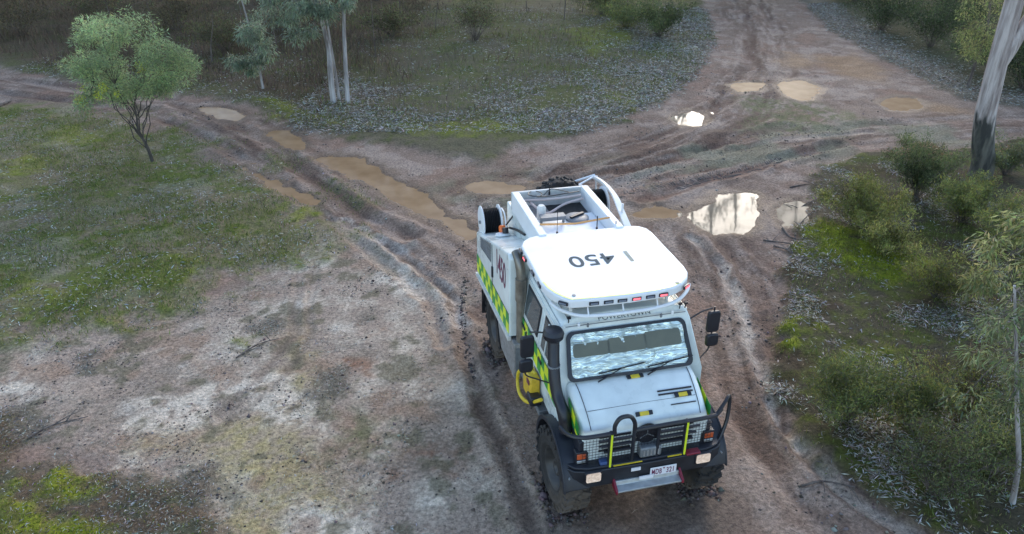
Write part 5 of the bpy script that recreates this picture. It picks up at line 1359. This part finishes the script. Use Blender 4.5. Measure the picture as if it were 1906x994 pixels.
# number plate
mb = MB(); mb.box((.815, .20, .915), (.012, .375, .135)); pl = mb.build('number_plate', M['plate'], T, bevel=.006)
text_mesh('plate_letters', 'MDB', .125, M['maroon'], pl, (.8225, .104, .908), (H90, 0, H90), .0008, .002, 1.08, .54)
text_mesh('plate_digits', '321', .125, M['maroon'], pl, (.8225, .300, .908), (H90, 0, H90), .0008, .002, 1.08, .62)
mb = MB(); mb.add([(.8225, .188, .970), (.8225, .222, .970), (.8225, .205, .935)], [(0, 1, 2)]); mb.build('plate_triangle', M['maroon'], pl)
# folding aluminium step
mb = MB(); mb.prism([(.79, .735), (.80, .72), (.93, .70), (.93, .725), (.83, .745), (.815, .80), (.79, .80)], 'y', -.47, .43); st = mb.build('step', M['steel'], T, bevel=.004, loc=(0, 0, .055))
for yy in (-.485, .445):
    mb = MB(); mb.prism([(.78, .70), (.94, .685), (.94, .74), (.80, .83), (.78, .83)], 'y', yy - .015, yy + .015); mb.build('step_end', M['red'], st, bevel=.004)
mb = MB(); mb.box((.828, -.04, .80), (.012, .20, .055)); mb.build('step_label', M['plate'], st)
for k in range(3):
    mb = MB(); mb.box((.865 + .022 * k, -.02, .7165 - .006 * k + .016), (.006, .86, .006)); mb.build('step_rib', M['steel_grey'], st)

# ---- snorkel, mirrors
mb = MB(); mb.tube(bez([(.28, -1.00, 1.36), (.20, -1.02, 1.62), (.02, -1.06, 1.80), (-.10, -1.07, 2.05), (-.26, -1.04, 2.36), (-.30, -1.03, 2.46)], 6), [.085] * 8 + [.078] * 23, 12)
sn = mb.build('snorkel', M['black_clean'], T, smooth=True)
mb = MB(); mb.lathe([(.02, -.03), (.085, -.03), (.135, .02), (.145, .09), (.115, .14), (.03, .16)], (-.32, -1.03, 2.46), 'z', 20); mb.build('snorkel_cap', M['black_clean'], sn, smooth=True)
mb = MB(); mb.lathe([(.078, -.012), (.088, -.012), (.088, .012), (.078, .012)], (-.15, -1.065, 2.15), 'z', 16); mb.build('clamp', M['steel_grey'], sn)
for s in (-1, 1):
    mb = MB(); yo = s * 1.36
    mb.tube(bez([(-.34, s * .93, 2.46), (-.40, s * 1.15, 2.52), (-.44, s * 1.33, 2.53)], 4), .012, 6)
    mb.tube(bez([(-.20, s * 1.04, 1.80), (-.38, s * 1.25, 1.80), (-.46, s * 1.36, 1.82), (-.46, s * 1.38, 1.92)], 4), .012, 6)
    mb.tube([(-.45, s * 1.38, 1.90), (-.45, s * 1.37, 2.54)], .012, 6)
    mi = mb.build('mirror', M['black_clean'], T)
    mb = MB(); mb.prism(rrect(.19, .34, .045), 'x', -.455, -.395); h1 = mb.build('mirror_housing', M['black_clean'], mi, bevel=.018, loc=(0, yo, 2.315), smooth=True)
    mb = MB(); mb.prism(rrect(.195, .21, .055), 'x', -.455, -.385); mb.build('mirror_housing', M['black_clean'], mi, bevel=.025, loc=(0, yo + s * .015, 2.01), smooth=True)

# ---- roof canopy with lights and number
CAN = [(-.335, -.80), (-.30, -.40), (-.285, 0), (-.30, .40), (-.345, .66), (-.43, .82), (-.56, .95), (-.72, 1.03), (-.90, 1.055), (-2.05, 1.055), (-2.20, 1.03), (-2.31, .94), (-2.345, .84), (-2.36, 0), (-2.345, -.72), (-2.30, -.86), (-2.20, -.97), (-2.05, -1.035), (-.90, -1.055), (-.72, -1.03), (-.56, -.97), (-.42, -.88)]
mb = MB(); mb.prism(CAN, 'z', 2.875, 3.0); canopy = mb.build('roof_canopy', M['white_clean'], T, bevel=.022, smooth=True, seg=3)
# lime stripe along the front edge
front = [p for p in CAN if p[0] > -.95]
order = sorted(front, key=lambda p: p[1])
mb = MB(); vs = []
for (x, y) in order:
    d = Vector((x + 1.3, y, 0)).normalized(); vs.append((x - d.x * .026, y - d.y * .026, 3.0035)); vs.append((x - d.x * .062, y - d.y * .062, 3.0035))
mb.add(vs, [(2 * i, 2 * i + 1, 2 * i + 3, 2 * i + 2) for i in range(len(order) - 1)]); mb.build('edge_stripe', M['lime_stripe'], canopy)
text_mesh('roof_number', '450', .46, M['digits'], canopy, (-1.385, -.155, 3.004), (0, 0, -H90), .001, .004, 1.05, .98)
text_mesh('roof_number_one', '1', .46, M['digit_faded'], canopy, (-1.375, .40, 3.004), (0, 0, -H90), .001, .004)
def led(x, y, rz, lit):
    mb = MB(); mb.box((0, 0, 0), (.03, .135, .05)); h = mb.build('strobe_light', M['black_clean'], canopy, bevel=.006, loc=(x, y, 2.935), rot=(0, 0, rz))
    mb = MB(); mb.box((.012, 0, 0), (.016, .10, .026)); mb.build('lens', M['led_red'] if lit else M['led_off'], h)
for y, lit in ((-.49, 0), (-.29, 0), (-.10, 0), (.10, 1), (.30, 0), (.49, 1)): led(-.292 - abs(y) * .03, y, 0, lit)
led(-.40, -.885, -.72, 0); led(-.44, .885, .62, 1)
for x, s, lit in ((-.95, -1, 0), (-1.30, -1, 0), (-1.75, -1, 1), (-2.0, -1, 0), (-1.0, 1, 0), (-1.6, 1, 0)): led(x, s * 1.057, s * H90, lit)
for y in (-.72, .75):
    mb = MB(); mb.lathe([(.012, 0), (.026, 0), (.026, .008), (.012, .008)], (-.46, y, 3.002), 'z', 12); mb.build('roof_bolt', M['steel_grey'], canopy)
# legs, front deflector bar
for x in (-.62, -1.4, -2.05):
    for s in (-1, 1):
        mb = MB(); mb.tube([(x, s * .70, 2.655), (x, s * .72, 2.885)], .024, 8); mb.build('canopy_leg', M['white_clean'], canopy)
mb = MB(); mb.tube(bez([(-.66, -.98, 2.81), (-.50, -.88, 2.775), (-.33, -.66, 2.755), (-.27, -.3, 2.755), (-.265, .0, 2.755), (-.28, .35, 2.755), (-.36, .70, 2.765), (-.52, .93, 2.79), (-.66, 1.04, 2.83)], 6), .026, 8)
mb.build('deflector_bar', M['white_clean'], canopy, smooth=True)
for y in (-.56, -.07, .42):
    mb = MB(); mb.tube([(-.29, y, 2.755), (-.36, y, 2.885)], .011, 6); mb.build('bar_stay', M['white_clean'], canopy)
mb = MB(); mb.box((-.62, 0, 2.78), (.02, 1.3, .17)); mb.build('under_canopy_panel', M['steel_grey'], canopy)  # plain grey panel across the gap under the canopy
text_mesh('roof_lettering', 'POWERTOWN', .095, M['digits'], cab, (-.372, -.02, 2.648), (math.radians(38), 0, H90), .001, .001, 1.05, 1.15)
mb = MB(); mb.tube([(-.335, -.86, 2.60), (-.335, .86, 2.60)], .007, 5)
for y in (-.55, .50): mb.box((-.33, y, 2.59), (.025, .025, .05))
mb.build('spray_pipe', M['steel_grey'], cab)
for y in (-.68, .66):
    mb = MB(); mb.box((-.325, y, 2.615), (.03, .035, .055)); mb.build('spray_nozzle', M['white_clean'], cab, bevel=.006)
for y in (-.80, .80, .88):
    mb = MB(); mb.tube([(-.40, y, 2.62), (-.39, y, 2.70)], .008, 5); mb.box((-.39, y, 2.705), (.03, .05, .03)); mb.build('aerial_base', M['black_clean'], cab)

# ---- rear body: side lockers rising to the front, water tank between
for s in (-1, 1):
    prof = [(-4.70, 1.17), (-4.70, 2.04), (-4.36, 2.14), (-3.07, 2.56), (-2.16, 2.84), (-2.08, 2.78), (-2.06, 1.40), (-2.3, 1.36)]
    mb = MB(); mb.prism(prof, 'y', s * 1.215, s * .68); lk = mb.build('side_locker', M['white'], T, bevel=.03, seg=3)
    mb = MB(); mb.prism([(-4.71, 1.13), (-4.71, 1.19), (-2.04, 1.42), (-2.04, 1.34)], 'y', s * 1.19, s * 1.25); mb.build('valance', M['white_dull'], lk, bevel=.006)
    checks('check_band', lk, s, -4.69, -2.10, 1.235, 1.60, 13, 2, 1.219, zslope=.075)
    # vent and roller split
    mb = MB(); q = [(-4.28, 1.93), (-4.30, 2.12), (-3.40, 2.42), (-3.40, 2.06)]
    mb.loft([[(x, s * 1.20, z) for x, z in q], [(x, s * 1.222, z) for x, z in q]]); vt = mb.build('vent', M['steel_grey'], lk)
    for k in range(6):
        t = k / 5.5 + .06; za, zb = 1.93 + .19 * t, 2.06 + .36 * t
        mb = MB(); mb.tube([(-4.27, s * 1.226, za), (-3.41, s * 1.226, zb)], .008, 4); mb.build('louvre', M['steel_grey'], vt)
    mb = MB(); mb.tube([(-3.32, s * 1.219, 1.24), (-3.30, s * 1.219, 2.44)], .007, 4); mb.tube([(-3.30, s * 1.219, 1.70), (-2.12, s * 1.219, 1.79)], .006, 4); mb.build('door_gap', M['black_clean'], lk)
    mb = MB(); mb.box((-3.26, s * 1.23, 1.95), (.05, .03, .20)); mb.build('locker_latch', M['black_clean'], lk, bevel=.008)
    if s < 0:
        num = text_mesh('locker_number', '1450', .62, M['maroon'], lk, (-2.66, -1.2195, 2.305), (H90, -math.radians(1.5), 0), .001, .006, .95, .60)
    else:
        num = text_mesh('locker_number', '1450', .62, M['maroon'], lk, (-2.66, 1.2195, 2.305), (H90, math.radians(1.5), math.pi), .001, .006, .95, .60)
    # lower toolbox with tread plate
    mb = MB(); mb.prism([(-3.02, 1.28), (-3.02, 1.05), (-2.80, .72), (-1.86, .72), (-1.86, 1.38)], 'y', s * 1.19, s * .70); tb = mb.build('toolbox', M['tread_plate'], T, bevel=.015)
    mb = MB(); mb.box((-1.85, s * .95, 1.02), (.02, .42, .55)); mb.build('toolbox_end', M['steel_grey'], tb)
    # amber beacon
    mb = MB(); mb.lathe([(.02, 0), (.13, 0), (.13, .04), (.06, .06), (.02, .06)], (0, 0, 0), 'z', 18); be = mb.build('beacon', M['white_clean'], T, loc=(-3.86, s * .90, 2.315), rot=(0, -.31, 0), smooth=True)
    mb = MB(); mb.lathe([(.02, .05), (.062, .05), (.062, .15), (.045, .175), (.01, .18)], (-.03, 0, 0), 'z', 14); mb.build('beacon_lens', M['orange'], be, smooth=True)
    mb = MB(); mb.lathe([(.02, .05), (.055, .05), (.055, .145), (.01, .15)], (.085, s * -.03, 0), 'z', 12); mb.build('beacon_camera', M['black_clean'], be, smooth=True)
# tank block, top frame
mb = MB(); mb.span((-4.45, -.69, 1.15), (-2.06, .69, 2.70)); tank = mb.build('water_tank', M['white'], T, bevel=.02)
for s in (-1, 1):
    mb = MB(); mb.span((-4.08, s * .69, 2.66), (-2.30, s * .565, 3.02)); mb.build('tank_side_rail', M['white_clean'], tank, bevel=.012)
mb = MB(); mb.span((-4.15, -.69, 2.66), (-4.083, .69, 3.0)); mb.build('tank_end_rail', M['white_dull'], tank, bevel=.012)
mb = MB(); mb.span((-2.38, -.56, 2.66), (-2.31, .56, 2.95)); mb.build('tank_end_rail', M['white_dull'], tank, bevel=.012)
mb = MB(); mb.span((-3.42, -.56, 2.69), (-2.40, .56, 2.80)); mb.build('tank_top', M['white_clean'], tank, bevel=.01)
mb = MB(); mb.span((-4.07, -.10, 2.69), (-3.43, .555, 2.712)); mb.build('open_well', M['hose_black'], tank)
mb = MB(); mb.span((-4.07, -.555, 2.69), (-3.43, -.11, 2.74)); mb.build('walkway_plate', M['tread_plate'], tank)
mb = MB(); mb.lathe([(.02, 0), (.20, 0), (.20, .03), (.17, .045), (.02, .05)], (-3.22, .22, 2.80), 'z', 26); lid = mb.build('tank_lid', M['steel_grey'], tank, smooth=True)
mb = MB(); mb.box((-3.22, .22, 2.865), (.05, .30, .03), (0, 0, .5)); mb.build('lid_handle', M['black_clean'], lid)
mb = MB(); mb.box((-3.14, -.23, 2.93), (.16, .42, .025)); mb.box((-3.08, -.23, 2.905), (.02, .42, .06))
for y in (-.42, -.04): mb.box((-3.14, y, 2.86), (.05, .03, .13))
mb.build('pump_bracket', M['steel_grey'], tank)
mb = MB(); mb.lathe([(.02, 0), (.075, 0), (.075, .20), (.05, .24), (.01, .24)], (-3.36, -.36, 2.80), 'z', 14); mb.build('filler_cap', M['white_dull'], tank, smooth=True)
mb = MB(); mb.tube([(-2.66, -.58, 3.028), (-2.64, 0, 2.99), (-2.66, .58, 3.028)], .016, 6); mb.build('strap', M['orange_strap'], tank)
for q in ([(-3.95, -.50, 2.90), (-3.85, 0, 2.92), (-3.88, .5, 2.93)], [(-3.62, -.36, 2.86), (-3.55, -.18, 2.80), (-3.72, .15, 2.86), (-3.80, .52, 2.90)], [(-3.98, -.40, 2.86), (-3.70, -.36, 2.86), (-3.58, -.24, 2.84)]):
    mb = MB(); mb.tube(bez(q, 5), .022, 7); mb.build('pipe', M['pipe_pink'], tank, smooth=True)
mb = MB(); mb.tube([(-3.98 + .12 * math.cos(t * .33), -.30 + .12 * math.sin(t * .33), 2.98 + .001 * t) for t in range(20)], .009, 5)
mb.tube(bez([(-3.86, -.30, 2.99), (-3.92, -.05, 2.95), (-3.88, .25, 2.99), (-3.96, .5, 2.97)], 5), .010, 5); mb.tube(bez([(-3.95, -.15, 2.97), (-4.06, .02, 3.02), (-3.95, .3, 2.98)], 5), .008, 5)
mb.build('cable', M['hose_black'], tank)
for x, y, h in ((-4.05, -.02, .17), (-2.46, .30, .22), (-2.44, -.36, .42), (-2.42, .60, .12)):
    mb = MB(); mb.tube([(x, y, 2.92), (x, y, 2.98)], .018, 7); mb.tube([(x, y, 2.97), (x, y, 2.95 + h)], .009 if h < .4 else .005, 6); mb.build('antenna', M['black_clean'], tank)
# hose reels at the rear corners
def reel(y0, y1, xc, zc, rad, guard):
    r = empty('hose_reel'); r.parent = T
    for y in (y0, y1):
        mb = MB(); mb.lathe([(.05, -.014), (rad - .02, -.014), (rad, -.006), (rad, .006), (rad - .02, .014), (.05, .014)], (xc, y, zc), 'y', 30); f = mb.build('reel_flange', M['white_clean'], r, smooth=True)
    mb = MB(); prof = []
    n = 9; ya, yb = y0 + .02, y1 - .02
    for k in range(n):
        a = ya + (yb - ya) * k / n; b = ya + (yb - ya) * (k + 1) / n
        prof += [(rad - .085, a + .001), (rad - .055, (a + b) / 2), (rad - .085, b - .001)]
    mb.lathe([(.04, ya)] + prof + [(.04, yb)], (xc, 0, zc), 'y', 28); mb.build('hose', M['hose_black'], r, smooth=True, angle=60)
    mb = MB(); mb.tube([(xc, y0 - .05, zc), (xc, y1 + .05, zc)], .03, 8); mb.box((xc, (y0 + y1) / 2, zc - rad), (.5, y1 - y0 + .04, .08)); mb.build('reel_stand', M['steel_grey'], r)
reel(-1.13, -.80, -4.62, 2.26, .30, 0)
reel(.78, 1.08, -4.25, 2.58, .31, 1)
mb = MB(); mb.tube(bez([(-4.50, -.78, 2.55), (-4.35, -.76, 2.50), (-4.2, -.76, 2.30)], 4), .014, 6); mb.build('reel_guide', M['white_clean'], T)
mb = MB(); mb.tube(bez([(-4.05, -.74, 2.36), (-3.6, -.72, 2.52), (-3.1, -.71, 2.66)], 4), .022, 6); mb.tube([(-4.05, -.80, 2.42), (-4.02, -.68, 2.60)], .015, 6); mb.build('hose_lance', M['hose_black'], T)
# curved guard and ladder frame on the far rear corner, spare tyre across the back
mb = MB(); rings = []
for k in range(15):
    t = k / 14; x = -4.92 + 1.85 * t; z = 2.86 + .10 * math.sin(math.pi * min(1, t * 1.35)) - .55 * max(0, t - .55) ** 1.5 * 2
    w = .035 + .05 * math.sin(math.pi * t)
    rings.append([(x, 1.06, z), (x, 1.22, z - .03 - w), (x, 1.23, z - .16 - w), (x, 1.07, z - .06)])
mb.loft(rings); mb.build('reel_guard', M['white_clean'], T, bevel=.008, smooth=True)
mb = MB()
for x in (-4.86, -4.3, -3.5): mb.tube([(x, 1.14, 2.0 if x < -4 else 2.35), (x, 1.14, 2.86)], .02, 6)
mb.tube([(-4.90, 1.12, 2.87), (-4.98, .75, 2.74), (-5.02, .42, 2.66)], .022, 6); mb.tube([(-4.90, 1.12, 2.85), (-4.62, .72, 2.82), (-4.15, .66, 2.96)], .02, 6)
mb.build('rear_frame', M['white_clean'], T)
sp = empty('spare_wheel'); sp.parent = T; sp.location = (-4.86, .42, 2.34); sp.rotation_euler = (0, .3, H90)
sp.scale = (.88, .8, .88)
for nm, me in zip(('tyre', 'rim'), wheel_data):
    o = bpy.data.objects.new(nm, me); COL.objects.link(o); o.parent = sp
# exhaust stack and the gap behind the cab
mb = MB(); mb.tube(bez([(-1.95, -1.06, .70), (-1.95, -1.06, 1.4), (-1.95, -1.06, 2.1), (-1.955, -1.06, 2.52), (-2.02, -1.07, 2.74), (-2.16, -1.09, 2.86)], 6), .072, 12)
ex = mb.build('exhaust_stack', M['exhaust'], T, smooth=True)
mb = MB(); mb.tube([(-1.95, -1.06, 2.12), (-1.95, -1.06, 2.50)], .088, 12); mb.build('heat_shield', M['exhaust'], ex, smooth=True)
mb = MB(); mb.box((-1.93, -1.06, 1.02), (.16, .16, .55)); mb.build('exhaust_box', M['steel_grey'], ex, bevel=.02)
mb = MB(); mb.lathe([(.02, -.05), (.09, -.05), (.09, .05), (.02, .05)], (-2.03, -.86, 2.32), 'x', 16); mb.build('air_hose_coupling', M['black_clean'], T, smooth=True)
# yellow hose bag and case slung behind the front wheel
mb = MB(); mb.span((-1.75, -1.12, .92), (-.62, -.85, 1.02)); mb.span((-1.5, -1.0, .62), (-.95, -.8, .95)); mb.build('side_step', M['steel_grey'], T, bevel=.01)
mb = MB(); mb.box((-1.02, -1.13, 1.24), (.42, .16, .40), (0, -.12, 0)); cs = mb.build('equipment_case', M['yellow_box'], T, bevel=.03)
mb = MB(); mb.box((-.76, -1.16, 1.16), (.24, .17, .14), (0, -.12, 0)); mb.build('case_pouch', M['black_clean'], cs, bevel=.02)
mb = MB(); mb.box((-.90, -1.217, 1.37), (.12, .012, .07), (0, -.12, 0)); mb.build('case_label', M['maroon'], cs)
mb = MB(); mb.tube(bez([(-.95, -1.08, 1.44), (-1.2, -1.17, 1.38), (-1.42, -1.22, 1.18), (-1.46, -1.23, .98), (-1.28, -1.25, .90), (-1.0, -1.24, .96), (-.75, -1.21, 1.10), (-.48, -1.13, 1.34)], 6), .027, 8); mb.build('hose_loop', M['hose_yellow'], cs, smooth=True)
